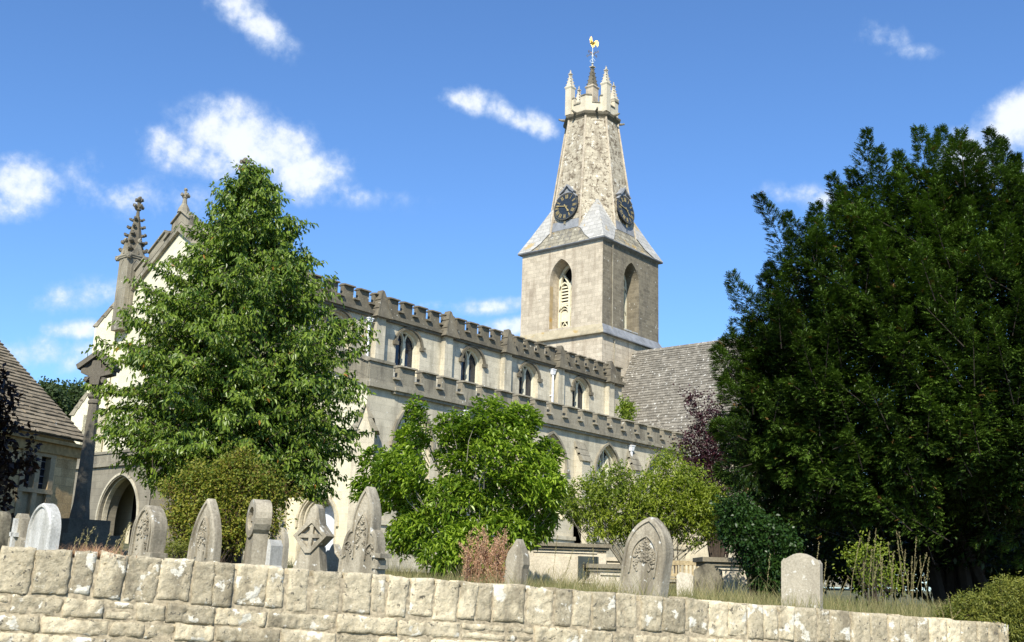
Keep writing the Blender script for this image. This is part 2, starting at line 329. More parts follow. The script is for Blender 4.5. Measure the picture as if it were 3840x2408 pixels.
ROAD = stone('road_asphalt', (.045,.045,.045), (.065,.063,.06), None, stain_amt=0, grain=60, bump=.3)
tag(rm.build('road', ROAD), kind='structure')

# ---------------------------------------------------------------- roadside wall
def rstone(mb, c0, ax, up, nrm, L, H, T, ang=0, tint=.5, rr=.028, rough=.010):
    """one rough block: c0 lower left front corner; ax along, up, nrm outwards (towards the road)"""
    nx, nz = max(4, int(L/.020)), max(4, int(H/.020)); vs = []; sx = random.random()*50
    ca, sa = cos(ang), sin(ang); tb = random.uniform(-.02, .02); te = random.uniform(-.03, .03)
    for j in range(nz+1):
        for i in range(nx+1):
            u = L*i/nx; z = H*j/nz; du = min(u, L-u); dz = min(z, H-z)
            rx = max(0, 1-du/rr); rz = max(0, 1-dz/rr); inn = rr*(1-math.sqrt(max(0, 1-min(1, rx*rx+rz*rz)))) if (rx or rz) else 0
            if du < 1e-6 or dz < 1e-6: inn = rr*1.5+.004
            n_ = mnoise.fractal(Vector((u*9+sx, z*9, sx)), .6, 2.2, 5)*rough*1.5+mnoise.noise((u*2.5+sx, z*2.5, 1))*.003
            pit = mnoise.noise((u*16+sx, z*16, 9)); n_ -= max(0, pit-.38)*.07
            ck_ = abs(mnoise.noise((u*3+sx, z*2.2, 4+sx))); n_ -= max(0, .035-ck_)*.45
            jx = mnoise.fractal(Vector((z*9+sx, (u > L/2)*7, 3)), .8, 2, 3)*.010*max(0, 1-du/.05); jz = mnoise.fractal(Vector((u*9+sx, (z > H/2)*7, 5)), .8, 2, 3)*.010*max(0, 1-dz/.05)
            if j == nz: jz += te*(u/L-.5)*.8
            u2 = u+jx-L/2+tb*(z/H-.5); z2 = z+jz
            uu = u2*ca+z2*sa; zz = -u2*sa+z2*ca
            p = c0+ax*(L/2+uu)+up*zz+nrm*(n_-inn); vs.append(p)
    fs = [(j*(nx+1)+i, j*(nx+1)+i+1, (j+1)*(nx+1)+i+1, (j+1)*(nx+1)+i) for j in range(nz) for i in range(nx)]
    loop = [i for i in range(nx+1)]+[(j+1)*(nx+1)-1 for j in range(1, nz+1)]+[nz*(nx+1)+i for i in range(nx-1, -1, -1)]+[j*(nx+1) for j in range(nz-1, 0, -1)]
    b = len(vs); m_ = len(loop); vs += [vs[k]-nrm*T for k in loop]
    fs += [(loop[k], b+k, b+(k+1)%m_, loop[(k+1)%m_]) for k in range(m_)]+[tuple(b+k for k in range(m_))]
    mb.add(vs, fs, tint)
wl = empty('roadside_wall', (*wxy(WL/2, 0), 0), 'long rough limestone wall topped with upright slab copings in front of the churchyard', 'wall')
ax3 = np.array([*WD, (P1[2]-P0[2])/WL]); nr3 = np.array([-WN[0], -WN[1], 0.]); up3 = UPV
cope = MB(); s = -3.0; CH = .375
explicit = []
while s < WL+.05:
    L = random.choice([random.uniform(.15,.21), random.uniform(.2,.29), random.uniform(.25,.36)])
    if s < 2.5: L *= 1.05
    h = CH+random.uniform(-.018, .016); th = .36
    p = np.array([*wxy(s, random.uniform(-.012, .012)), ztop(s)-h+random.uniform(-.006,.006)])
    rstone(cope, p, ax3, up3, nr3, L-.004, h, th, ang=random.uniform(-.03, .085), tint=random.random(), rr=random.uniform(.004,.012), rough=.0065)
    s += L+(random.uniform(.012,.028) if random.random() < .25 else random.uniform(-.002,.005))
cope.build('coping', WALLST, wl, smooth=True)
courses = MB(); zoff = CH+.012; k = 0
while zoff < 1.95:
    H = random.choice([.11,.14,.16,.18]) if k else .165; s = -3.0-random.random()*.3
    while s < WL+.05:
        L = random.uniform(.24,.68); L = min(L, max(.12, WL+.1-s)); hh = H
        p = np.array([*wxy(s, random.uniform(-.008,.012)), ztop(s)-zoff-H])
        if random.random() < .12 and H > .13:
            for q in (0, 1):
                pp = p+np.array([0,0,q*H/2]); rstone(courses, pp, ax3, up3, nr3, L-.012, H/2-.008, .2, ang=random.uniform(-.01,.01), tint=random.random(), rr=.014)
        else:
            rstone(courses, p, ax3, up3, nr3, L-random.uniform(.002,.014), H-random.uniform(.002,.014), .2, ang=random.uniform(-.012,.012), tint=random.random(), rr=random.uniform(.004,.012))
        s += L
    zoff += H; k += 1
courses.build('stone_courses', WALLST, wl, smooth=True)
core = MB(); a_ = wxy(-3, .020); b_ = wxy(WL+.02, .020); c_ = wxy(WL+.02, .38); d_ = wxy(-3, .38)
core.hexa([(*a_, -.5), (*b_, -.5), (*c_, -.5), (*d_, -.5), (*a_, ztop(-3)-.06), (*b_, ztop(WL)-.06), (*c_, ztop(WL)-.06), (*d_, ztop(-3)-.06)])
core.build('mortar_core', MORTAR, wl)

# ---------------------------------------------------------------- church
XT, YT = 54.02, 37.92; TS = 6.83; CX, CY = XT+TS/2, YT+TS/2
YC = 36.38; YA = 31.8; XW = 25.3; XA = 28.7; GZ = 1.9
church = empty('church', (40, 41, 2.6), 'cream stone parish church with battlemented nave and truncated octagonal spire behind the trees', 'church')
NS = lambda u, z, w: (u, YC-w, z)
AS = lambda u, z, w: (u, YA-w, z)
WF = lambda u, z, w: (XW-w, u, z)
AW = lambda u, z, w: (XA-w, u, z)
TW = lambda u, z, w: (XT-w, u, z)
TSo = lambda u, z, w: (u, YT-w, z)
def parch(uc, z0, zs, h, r, n=10, four=False):
    pts = [(uc-h, z0), (uc-h, zs)]
    if four or r < h:
        for i in range(1, 2*n):
            s_ = -1+i/n; pts.append((uc+h*s_, zs+r*((1-abs(s_)**2.2)**.62*.93+.07*(1-abs(s_)))))
    else:
        R = (h*h+r*r)/(2*h); a1 = math.asin(min(1, r/R))
        L = [(uc-h+R-R*cos(a1*i/n), zs+R*sin(a1*i/n)) for i in range(1, n+1)]
        pts += L+[(2*uc-u, z) for u, z in reversed(L[:-1])]
    pts += [(uc+h, zs), (uc+h, z0)]
    return pts
def arcpts(uc, zs, h, r, n=10, four=False): return parch(uc, zs, zs, h, r, n, four)[1:-1]
def gwindow(name, m, uc, z0, zs, h, r, lights, depth, mat, glass=DARKG, four=False, hood=None, transom=None, proj=.12, stops=True, glassname='glass'):
    """tracery as a part, glass and hood mould as sub-parts"""
    t_ = MB(); o = parch(uc, z0, zs, h, r, 10, four)
    t_.ribbon(m, [(uc+(u-uc)*.93, z if z < zs else zs+(z-zs)*.95) for u, z in o], .13, -depth, -depth+.14)
    t_.mbox(m, uc-h, uc+h, z0-.02, z0+.07, -depth, -depth+.22)
    lw = 2*h/lights
    for i in range(1, lights): t_.mbox(m, uc-h+lw*i-.08, uc-h+lw*i+.08, z0, zs+r*(.12 if lights > 1 else 0), -depth-.02, -depth+.13)
    for i in range(lights):
        c = uc-h+lw*(i+.5); t_.ribbon(m, arcpts(c, zs+.02 if lights < 3 else zs-.05, lw/2-.02, lw*(.62 if lights > 2 else .85)), .08, -depth-.01, -depth+.12)
        pass
    for i in range(1, lights if lights > 2 else 1):
        c = uc-h+lw*i; rr_ = r*(.92-.5*abs(c-uc)/h)
        t_.ribbon(m, [(c, zs+r*.1), (c-lw*.24, zs+rr_*.42), (c, zs+rr_*.92)], .085, -depth-.01, -depth+.12)
        t_.ribbon(m, [(c, zs+r*.1), (c+lw*.24, zs+rr_*.42), (c, zs+rr_*.92)], .085, -depth-.01, -depth+.12)
    if lights == 3:
        t_.ribbon(m, [(uc, zs+lw*.5), (uc, zs+r*.95)], .08, -depth-.01, -depth+.12)
    if transom: t_.mbox(m, uc-h, uc+h, transom-.06, transom+.06, -depth-.01, -depth+.12)
    tr = t_.build(name, mat, church)
    g_ = MB(); g_.prism(m, o, -depth-.05, -depth-.02); g_.build(glassname, glass, tr)
    if hood:
        hm = MB(); hp = arcpts(uc, zs-.05, h+.09, r+.16, 10, four)
        hm.ribbon(m, hp, .12, -.02, proj)
        if stops:
            for p in (hp[0], hp[-1]): hm.mbox(m, p[0]-.13, p[0]+.13, p[1]-.17, p[1]+.02, -.02, proj+.05)
        hm.build('hood_mould', hood[1], tr)
    return tr
def battlement(mb, m, u0, u1, zs, zc, zt, period, mer, start, T=.20, front=.04, cap=.14, ct=.11):
    mb.mbox(m, u0, u1, zs, zc-.09, -T, front)
    mb.mbox(m, u0, u1, zs-.15, zs+.02, -.05, front+.24); mb.mbox(m, u0, u1, zs-.27, zs-.153, -.05, front+.14)
    u = start
    while u > u0: u -= period
    while u < u1:
        a, b = max(u, u0), min(u+mer, u1)
        if b-a > .08:
            mb.mbox(m, a, b, zc-.09, zt-ct, -T, front)
            mb.hexa([m(a-.03, zt-ct, front+cap), m(b+.03, zt-ct, front+cap), m(b+.03, zt-ct, -T-cap), m(a-.03, zt-ct, -T-cap),
                     m(a-.02, zt-.04, front+cap-.03), m(b+.02, zt-.04, front+cap-.03), m(b+.02, zt, -T+.05), m(a-.02, zt, -T+.05)])
        c, d = max(u+mer+.003, u0), min(u+period-.003, u1)
        if d-c > .05:
            mb.hexa([m(c, zc-.09, front+cap), m(d, zc-.09, front+cap), m(d, zc-.09, -T-cap), m(c, zc-.09, -T-cap),
                     m(c, zc+.0, front+cap-.03), m(d, zc+.0, front+cap-.03), m(d, zc+.05, -T+.05), m(c, zc+.05, -T+.05)])
        u += period

# nave clerestory
pil = [float(onY(px, py, YC-.31)[0]) for px, py in ((1444, 1270), (1697, 1340), (1918, 1400), (2116.5, 1450), (2304, 1500))]
PW = .57; pilx = [p-PW/2 for p in pil]; pilx = [pilx[0]-4.75]+pilx
bays = [(pilx[i]+pilx[i+1])/2 for i in range(5)]; bays = [bays[0]-4.75]+bays
wm = MB(); holes = []
for c in bays: holes.append(parch(c-.22 if c > 33 else c, 11.3, 12.85, .84, .66, 10, True))
wm.face(NS, [(XW, GZ), (XT+.02, GZ), (XT+.02, 14.0), (XW, 14.0)], holes, .42)
wm.add([(XT+.02, YC, GZ), (XT+.02, YC+.8, GZ), (XT+.02, YC+.8, 14), (XT+.02, YC, 14)], [(0,1,2,3)])
YN = 45.9
wm.add([(XW, YN, GZ), (XT, YN, GZ), (XT, YN, 14.6), (XW, YN, 14.6)], [(0,1,2,3)])
wm.build('nave_wall', CREAM, church)
nr = MB(); nr.add([(XW+.4, YC+.3, 13.9), (XT, YC+.3, 13.9), (XT, 41.1, 15.2), (XW+.4, 41.1, 15.2), (XT, YN, 13.9), (XW+.4, YN, 13.9)], [(0,1,2,3), (3,2,4,5)]); nr.build('nave_roof', LEADP, church)
for c in bays: gwindow('clerestory_window', NS, c-.22 if c > 33 else c, 11.3, 12.85, .84, .66, 2, .42, CREAMW, four=True, hood=(.17, DARKST))
pm = MB(); battlement(pm, NS, XW+.9, XT+.05, 13.92, 14.34, 14.92, .972, .62, pil[0]-PW/2-.31); pm.build('nave_parapet', DARKST, church)
pn = MB(); m_ = lambda u, z, w: (u, YN+w, z); battlement(pn, m_, XW+.9, XT, 13.92, 14.36, 14.92, .972, .68, 30); pn.build('north_parapet', DARKST, church)
for c in pilx:
    p = MB(); p.mbox(NS, c-PW/2, c+PW/2, 9.8, 13.72, -.02, .31); po = p.build('pilaster', CREAM, church)
    g = MB(); hw = .46; ZB, ZT_ = 13.66, 15.10
    g.add([NS(c-hw, ZB, .54), NS(c+hw, ZB, .54), NS(c, ZT_-.04, .30), NS(c-hw, ZB, -.1), NS(c+hw, ZB, -.1), NS(c, ZT_-.04, -.1)], [(0,1,2), (1,4,5,2), (0,2,5,3), (0,3,4,1)])
    for i in range(3):
        z0 = ZB+i*.44; z1 = z0+.47; f0 = hw*(1-(z0-ZB)/(ZT_-ZB)); f1 = hw*(1-(z1-ZB)/(ZT_-ZB)); q0 = .56-.24*(z0-ZB)/1.44; q1 = .56-.24*(z1-ZB)/1.44
        for sg in (-1, 1):
            g.hexa([NS(c+sg*(f0+.075), z0, q0), NS(c+sg*(f0+.075), z0, -.05), NS(c+sg*f0*.9, z0, -.05), NS(c+sg*f0*.9, z0, q0),
                    NS(c+sg*(f1+.03), z1, q1), NS(c+sg*(f1+.03), z1, -.05), NS(c+sg*f1*.9, z1, -.05), NS(c+sg*f1*.9, z1, q1)])
    g.build('gablet', DARKST, po)
def pipe(m, u, z0, z1, hop=True):
    p = MB(); a = np.array(m(u, z0, .13)); b = np.array(m(u, z1, .13)); p.tube([a, b], .062, 8)
    z = z0+1.0
    while z < z1-.4: p.mbox(m, u-.09, u+.09, z, z+.05, 0, .15); z += 1.8
    o = p.build('drainpipe', WHITEP, church)
    if hop:
        h = MB(); h.hexa([m(u-.09,z1-.1,.22),m(u+.09,z1-.1,.22),m(u+.09,z1-.1,.03),m(u-.09,z1-.1,.03),m(u-.15,z1+.16,.26),m(u+.15,z1+.16,.26),m(u+.15,z1+.16,.02),m(u-.15,z1+.16,.02)])
        h.mbox(m, u-.17, u+.17, z1+.16, z1+.21, .01, .28); h.build('hopper', WHITEP, o)
pipe(NS, pilx[1]-PW/2-.34, 11.0, 13.35); pipe(NS, pilx[4]-PW/2-.30, 11.0, 13.35)

# aisle
bp = [43.35-4.8*i for i in range(-1, 3)]; ax_ = [36.25+4.83*i for i in range(-1, 4)]
am = MB(); holes = [parch(c, 4.7, 7.2, 1.12, 1.6, 9) for c in ax_]
am.face(AS, [(XA, GZ), (XT+.6, GZ), (XT+.6, 9.4), (XA, 9.4)], holes, .38)
am.build('aisle_wall', CREAM, church)
for c in ax_: gwindow('aisle_window', AS, c, 4.7, 7.2, 1.12, 1.6, 3, .38, CREAMW, hood=(.13, MIDST), stops=True)
ap = MB(); battlement(ap, AS, 30.02, XT-.3, 9.40, 9.84, 10.44, 1.315, .92, 30.40, T=.25, cap=.15); ap.mbox(AS, XA, 30.02, 9.40, 10.32, -.25, .05); ap.mbox(AS, XA-.1, 30.05, 10.32, 10.44, -.3, .13); ap.mbox(AS, XA-.1, 30.02, 9.24, 9.42, -.05, .21)
ap.build('aisle_parapet', MIDST, church)
pl = MB(); pl.mbox(AS, XA-.1, XT-.3, 3.72, 3.9, -.02, .16); pl.mbox(AS, XA-.1, XT-.3, GZ, 3.72, -.02, .08); pl.build('plinth', CREAM, church)
ar = MB(); ar.add([(XA+.3, YA+.3, 9.55), (XT, YA+.3, 9.55), (XT, YC, 11.1), (XA+.3, YC, 11.1)], [(0,1,2,3)]); ar.build('aisle_roof', LEADP, church)
def buttress(m, u, w_, steps, base=GZ, mat=CREAM):
    """steps: [(ztop_at_wall, zdrip, projection)] from the top stage down"""
    bt = MB(); cps = []; prev = 0
    for (zt, zd, pj) in steps:
        cp = MB(); cps.append(cp)
        bt.mbox(m, u-w_/2, u+w_/2, base, zd, -.02, pj)
        p0 = prev
        bt.add([m(u-w_/2, zd, pj), m(u+w_/2, zd, pj), m(u+w_/2, zt, p0), m(u-w_/2, zt, p0), m(u-w_/2, zd, p0), m(u+w_/2, zd, p0)], [(0,1,2,3), (0,3,4), (1,5,2)])
        nsl = 3
        for i in range(nsl):
            a0 = i/nsl; a1 = (i+1)/nsl; z0 = zd+(zt-zd)*a0; z1 = zd+(zt-zd)*a1; q0 = pj+(p0-pj)*a0; q1 = pj+(p0-pj)*a1
            cp.hexa([m(u-w_/2-.05, z0-.04, q0+.12), m(u+w_/2+.05, z0-.04, q0+.12), m(u+w_/2+.05, z0-.04, q0-.1), m(u-w_/2-.05, z0-.04, q0-.1),
                     m(u-w_/2-.05, z1+.05, q1+.04), m(u+w_/2+.05, z1+.05, q1+.04), m(u+w_/2+.05, z1+.05, q1-.1), m(u-w_/2-.05, z1+.05, q1-.1)])
        prev = pj
    o = bt.build('buttress', mat, church); [cp.build('weathering', MIDST, o) for cp in cps]; return o
for u in bp: buttress(AS, u, .72, [(8.65, 7.72, .48), (5.6, 5.0, .85)])
r2 = math.sqrt(.5); DG = lambda u, z, w: (XA+.25+u*r2-(w)*r2, YA+.25-u*r2-(w)*r2, z)
cb = MB(); cb.mbox(DG, -.42, .42, GZ, 7.35, 0, 1.25)
cb.add([DG(-.42, 7.35, 1.25), DG(.42, 7.35, 1.25), DG(0, 8.35, 1.2), DG(-.42, 7.35, 0), DG(.42, 7.35, 0), DG(0, 8.35, 0)], [(0,1,2), (1,4,5,2), (0,2,5,3)])
cbo = cb.build('corner_buttress', CREAM, church)
for sg in (-1, 1):
    cw = MB()
    for i in range(2):
        z0 = 7.3+i*.5; z1 = z0+.55; f0 = .42*(1-i*.5); f1 = .42*(1-(i+1)*.5)
        cw.hexa([DG(sg*(f0+.17), z0, 1.32), DG(sg*(f0+.17), z0, 0), DG(sg*f0*.7, z0, 0), DG(sg*f0*.7, z0, 1.32), DG(sg*(f1+.05), z1, 1.32), DG(sg*(f1+.05), z1, 0), DG(sg*f1*.5, z1, 0), DG(sg*f1*.5, z1, 1.32)])
    cw.build('weathering', MIDST, cbo)
pipe(AS, 48.02, GZ, 8.85); pipe(AS, 34.55, GZ, 8.85)
# aisle west wall with raking parapet and west door
aw = MB(); dh = parch(34.35, 1.9, 3.75, 1.15, 1.15, 9)
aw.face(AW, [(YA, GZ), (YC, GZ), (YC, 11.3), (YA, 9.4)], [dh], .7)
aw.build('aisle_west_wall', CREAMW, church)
dm = MB()
for k_ in range(4): dm.ribbon(AW, arcpts(34.35, 3.75, 1.15-.13*k_, 1.15-.09*k_, 10), .10, -.16*k_-.12, -.16*k_+.04); [dm.mbox(AW, 34.35+sg*(1.15-.13*k_)-.05, 34.35+sg*(1.15-.13*k_)+.05, 1.9, 3.76, -.16*k_-.12, -.16*k_+.04) for sg in (-1, 1)]
dm.ribbon(AW, arcpts(34.35, 3.6, 1.3, 1.42, 10), .11, -.01, .1)
do = dm.build('door_arch', CREAM, church); dd = MB(); dd.prism(AW, dh, -.72, -.66)
dd.build('door', PALEG, do)
rk = MB()
def rake(mb, m, u0, z0, u1, z1, hgt, T=.34, cap=.10, front=.05):
    mb.hexa([m(u0, z0-hgt, front), m(u1, z1-hgt, front), m(u1, z1-hgt, -T), m(u0, z0-hgt, -T), m(u0, z0-.13, front), m(u1, z1-.13, front), m(u1, z1-.13, -T), m(u0, z0-.13, -T)])
    mb.hexa([m(u0, z0-.14, front+cap), m(u1, z1-.14, front+cap), m(u1, z1-.14, -T-cap), m(u0, z0-.14, -T-cap), m(u0, z0-.03, front+cap-.02), m(u1, z1-.03, front+cap-.02), m(u1, z1, -T), m(u0, z0, -T)])
rake(rk, AW, YA-.02, 10.42, YA+1.05, 10.86, .8); rake(rk, AW, YA+1.05, 10.42, YA+1.75, 10.68, .4); rake(rk, AW, YA+1.75, 11.05, YA+3.1, 11.6, .8); rake(rk, AW, YA+3.1, 11.15, YA+3.8, 11.4, .4); rake(rk, AW, YA+3.8, 11.8, YC, 12.1, .8)
rk.hexa([AW(YA-.16, 9.22, .2), AW(YC, 11.1, .2), AW(YC, 11.1, -.1), AW(YA-.16, 9.22, -.1), AW(YA-.16, 9.42, .2), AW(YC, 11.3, .2), AW(YC, 11.3, -.1), AW(YA-.16, 9.42, -.1)])
rk.hexa([AW(YA, 9.42, .04), AW(YC, 11.3, .04), AW(YC, 11.3, -.3), AW(YA, 9.42, -.3), AW(YA, 9.95, .04), AW(YC, 11.7, .04), AW(YC, 11.7, -.3), AW(YA, 9.95, -.3)])
rk.build('raking_parapet', MIDST, church)

# west front
AP = 41.45; sl_ = .66
def zr(u, top=17.95): return top-sl_*abs(u-AP)
ww = MB(); wh = parch(41.2, 6.4, 10.8, 1.9, 2.6, 10)
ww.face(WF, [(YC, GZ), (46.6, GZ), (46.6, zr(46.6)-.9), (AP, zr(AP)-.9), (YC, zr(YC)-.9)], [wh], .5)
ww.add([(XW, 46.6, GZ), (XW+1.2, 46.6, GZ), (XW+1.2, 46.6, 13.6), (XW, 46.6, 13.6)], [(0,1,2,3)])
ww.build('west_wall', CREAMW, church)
gwindow('west_window', WF, 41.2, 6.4, 10.8, 1.9, 2.6, 3, .5, CREAM, hood=(.16, MIDST), transom=8.6)
gp = MB()
for sg in (-1, 1):
    e = 4.9 if sg > 0 else 4.75
    seg = [(.0, .75, 0), (.75, 1.2, -.42), (1.2, 2.45, 0), (2.45, 2.75, -.42), (2.75, 4.0, 0), (4.0, 4.3, -.42), (4.3, e, 0)]
    for a, b, dz in seg: rake(gp, WF, AP+sg*a, zr(AP+a)+dz, AP+sg*b, zr(AP+b)+dz, .62+dz*.4)
    rake(gp, WF, AP, zr(AP)-.60, AP+sg*e, zr(AP+e)-.60, .36, cap=.0)
    gp.hexa([WF(AP, zr(AP)-1.12, .18), WF(AP+sg*e, zr(AP+e)-1.12, .18), WF(AP+sg*e, zr(AP+e)-1.12, -.1), WF(AP, zr(AP)-1.12, -.1), WF(AP, zr(AP)-.94, .18), WF(AP+sg*e, zr(AP+e)-.94, .18), WF(AP+sg*e, zr(AP+e)-.94, -.1), WF(AP, zr(AP)-.94, -.1)])
gp.build('gable_parapet', MIDST, church)
fn = MB(); fx = (XW+.1, AP+.12); fn.lathe((*fx, 0), [(.3, 17.8), (.26, 18.0), (.12, 18.25), (.09, 18.5), (.13, 18.55), (.07, 18.6), (.06, 18.9), (.001, 19.0)], 8)
for a, b in ((.16, 0), (-.16, 0), (0, .16), (0, -.16)): fn.blob((fx[0]+a, fx[1]+b, 18.68), .09)
fn.blob((*fx, 18.95), .09); fn.build('gable_finial', MIDST, church)

def pinnacle(name, c, hw, z0, z1, z2, z3, ncr, mat, cmat, big=False, rot=PI/4):
    s = MB(); s.lathe((*c, 0), [(hw*1.414, z0), (hw*1.414, z1-.12), (hw*1.7, z1), (hw*1.7, z1+.06), (hw*1.25, z1+.16)], 4, rot)
    if big:
        for k_ in range(4):
            a = k_*PI/2; dx, dy = cos(a), sin(a)
            g = lambda u, z, w, dx=dx, dy=dy: (c[0]+dx*w-dy*u, c[1]+dy*w+dx*u, z)
            s.prism(g, [(-hw*1.1, z1-.1), (hw*1.1, z1-.1), (hw*.45, z1+.32), (0, z1+.75), (-hw*.45, z1+.32)], hw*.2, hw*1.12)
            for sg in (-1, 1): s.blob(g(sg*hw*1.15, z1-.08, hw*1.15), .14)
            s.blob(g(0, z1+.78, hw*1.1), .13)
            s.ribbon(g, arcpts(0, z1-.6, hw*.55, .45), .07, hw*.98, hw*1.04); [s.mbox(g, sg*hw*.55-.035, sg*hw*.55+.035, z0+.3, z1-.6, hw*.98, hw*1.04) for sg in (-1, 1)]
    so_ = s.build(name, mat, church)
    p = MB(); b0 = hw*1.22; b1 = hw*.28
    p.lathe((*c, 0), [(b0, z1+.1), (b1, z2)], 4 if not big else 8, rot)
    for k_ in range(4):
        a = rot+k_*PI/2
        for i in range(ncr):
            f = (i+.5)/ncr; z = z1+.14+(z2-z1-.14)*f; r_ = b0+(b1-b0)*f+ (.02 if not big else .06); q = (.055 if not big else .15*(1-.35*f))
            p.blob((c[0]+r_*cos(a), c[1]+r_*sin(a), z), q, (1, 1, .7)); 
            if big: p.blob((c[0]+(r_+.1)*cos(a), c[1]+(r_+.1)*sin(a), z+.05), q*.7)
    p.build('spirelet', cmat, so_)
    f_ = MB(); k2 = (z3-z2)
    if big:
        f_.lathe((*c, 0), [(.10, z2-.05), (.07, z2+k2*.3), (.15, z2+k2*.34), (.07, z2+k2*.4), (.09, z2+k2*.7), (.12, z3-.1), (.02, z3)], 8)
        for a in range(4): f_.blob((c[0]+.2*cos(a*PI/2), c[1]+.2*sin(a*PI/2), z2+k2*.52), .11); f_.blob((c[0]+.13*cos(a*PI/2+.7), c[1]+.13*sin(a*PI/2+.7), z3-.15), .10)
        f_.blob((*c, z3-.05), .11)
    else:
        f_.lathe((*c, 0), [(hw*.30, z2-.03), (hw*.72, z2), (hw*.72, z2+.05), (hw*.25, z2+.1)], 4, rot); f_.blob((*c, z2+.17), .075, (1,1,1.3)); f_.blob((*c, z3-.03), .045)
    f_.build('finial', TOMB if not big else cmat, so_); return so_
NP = (XW-.05, 45.35); SPN = (XW+.0, 36.95)
for c in (NP, SPN): pinnacle('pinnacle', c, .42, 12.6, 16.25, 18.35, 19.35, 5, MIDST if c is NP else DARKST, DARKST, True)
# angle buttresses of the west front
for (bx, by, ux, uy) in ((XW+.2, 46.3, -r2, r2), (XW+.2, YC+.2, -r2, -r2)):
    g = lambda u, z, w, bx=bx, by=by, ux=ux, uy=uy: (bx+ux*w-uy*u, by+uy*w+ux*u, z)
    buttress(g, 0, .9, [(14.3, 12.9, .95), (9.6, 8.6, 1.5)], mat=CREAMW)
# west porch
PX = 23.6; PF = lambda u, z, w: (PX-w, u, z)
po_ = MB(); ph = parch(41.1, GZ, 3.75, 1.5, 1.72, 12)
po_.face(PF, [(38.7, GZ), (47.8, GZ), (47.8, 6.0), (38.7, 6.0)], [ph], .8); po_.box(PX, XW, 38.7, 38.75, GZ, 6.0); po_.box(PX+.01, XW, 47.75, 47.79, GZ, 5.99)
po_.build('porch', stone('shaded_porch_stone', (.19,.17,.13), (.29,.26,.195), (.13,.115,.09), .6, .3, stain_amt=.5, stain=(.13,.11,.08)), church)  # stone colour darkened to stand in for tree shade on the porch
pa = MB()
for k_ in range(2): pa.ribbon(PF, arcpts(41.1, 3.75, 1.60-.1*k_, 1.82-.1*k_, 12), .10, -.22*k_-.15, -.22*k_+.05)
for k_ in range(2): [pa.mbox(PF, 41.1+sg*(1.60-.1*k_)-.05, 41.1+sg*(1.60-.1*k_)+.05, GZ, 3.76, -.22*k_-.15, -.22*k_+.05) for sg in (-1, 1)]
pa.build('porch_arch', CREAM, church)
pr_ = MB(); pr_.box(PX-.12, XW, 38.55, 47.95, 5.9, 6.05); pr_.box(PX-.05, PX+.25, 38.7, 47.8, 6.05, 6.45); pr_.box(PX-.1, PX+.3, 38.6, 47.9, 6.45, 6.56); pr_.box(PX-.05, XW, 38.68, 38.95, 6.05, 6.45); pr_.box(PX-.1, XW, 38.6, 39.0, 6.45, 6.56); pr_.box(PX+.3, XW, 39, 47.5, 6.05, 6.15); pr_.build('porch_parapet', MIDST, church)
iv = MB(); iv.box(XW-.03, XW-.01, 39.4, 42.8, GZ, 5.6); iv.build('porch_shade_sheet', VOID, church)  # black sheet painted in for the unlit porch interior

# transept
XE = 53.35; XR = 57.6; ZR = 16.72; ZE = 9.12; YS = 24.5; YTN = YT
tw = MB(); tw.box(XE+.35, 2*XR-XE-.35, YS, YTN, GZ, ZE+.3)
tw.add([(XE+.35, YS, ZE+.3), (2*XR-XE-.35, YS, ZE+.3), (XR, YS, ZR-.2)], [(0,1,2)]); tw.build('transept_wall', CREAM, church)
def tileroof(name, mat, A, eav, up, L, S, course, tw_, parent, nrm, skip=None, verge=None, grow=0):
    """A eave corner; eav unit along the eaves; up unit up the slope; L length; S slope length"""
    mb = MB(); A = np.array(A, float); eav = np.array(eav, float); up = np.array(up, float); nrm = np.array(nrm, float); r_ = 0; s0 = 0
    while s0 < S:
        c = course*(1-grow*s0/S); u = -random.random()*tw_
        while u < L:
            wdt = tw_*random.uniform(.6, 1.4); a, b = max(u, 0), min(u+wdt-.008, L)
            if b-a > .03:
                th = random.uniform(.028, .05); e = random.uniform(-.018, .018); top = min(s0+c*1.6, S)
                lo = s0+e
                p = [A+eav*a+up*lo, A+eav*b+up*(lo+random.uniform(-.008,.008)), A+eav*b+up*top, A+eav*a+up*top]
                h0 = .035
                q = [p[0]+nrm*h0, p[1]+nrm*h0, p[2]-nrm*.0, p[3]-nrm*.0]
                mb.add(q+[x+nrm*(th if i < 2 else .015) for i, x in enumerate(q)], [(4,5,6,7), (0,1,5,4), (0,4,7,3), (1,2,6,5)], random.random())
            u += wdt
        s0 += c
    base = [A, A+eav*L, A+eav*L+up*S, A+up*S]; mb.add([x-nrm*.02 for x in base], [(0,1,2,3)], .3)
    return mb.build(name, mat, parent)
ul = math.hypot(XR-XE, ZR-ZE); up_ = ((XR-XE)/ul, 0, (ZR-ZE)/ul)
tileroof('transept_roof', SLATE, (XE, YTN, ZE), (0, -1, 0), up_, YTN-YS+.3, ul, .25, .30, church, (-up_[2], 0, up_[0]), grow=.3)
tileroof('transept_roof', SLATE, (2*XR-XE, YTN, ZE), (0, -1, 0), (-up_[0], 0, up_[2]), YTN-YS+.3, ul, .3, .5, church, (up_[2], 0, up_[0]))
rt = MB()
y = YTN
while y > YS: rt.lathe((0,0,0), [(0,0)], 3) if False else rt.hexa([(XR-.17, y, ZR-.13), (XR+.17, y, ZR-.13), (XR+.17, y-.42, ZR-.13), (XR-.17, y-.42, ZR-.13), (XR-.04, y, ZR+.08), (XR+.04, y, ZR+.08), (XR+.04, y-.42, ZR+.07), (XR-.04, y-.42, ZR+.07)], random.random()); y -= .43
rt.build('ridge_tiles', SLATE, church)
gt = MB(); gt.box(XE-.12, XE+.02, YS, YA-.1, ZE-.12, ZE-.02); gt.build('gutter', WHITEP, church)

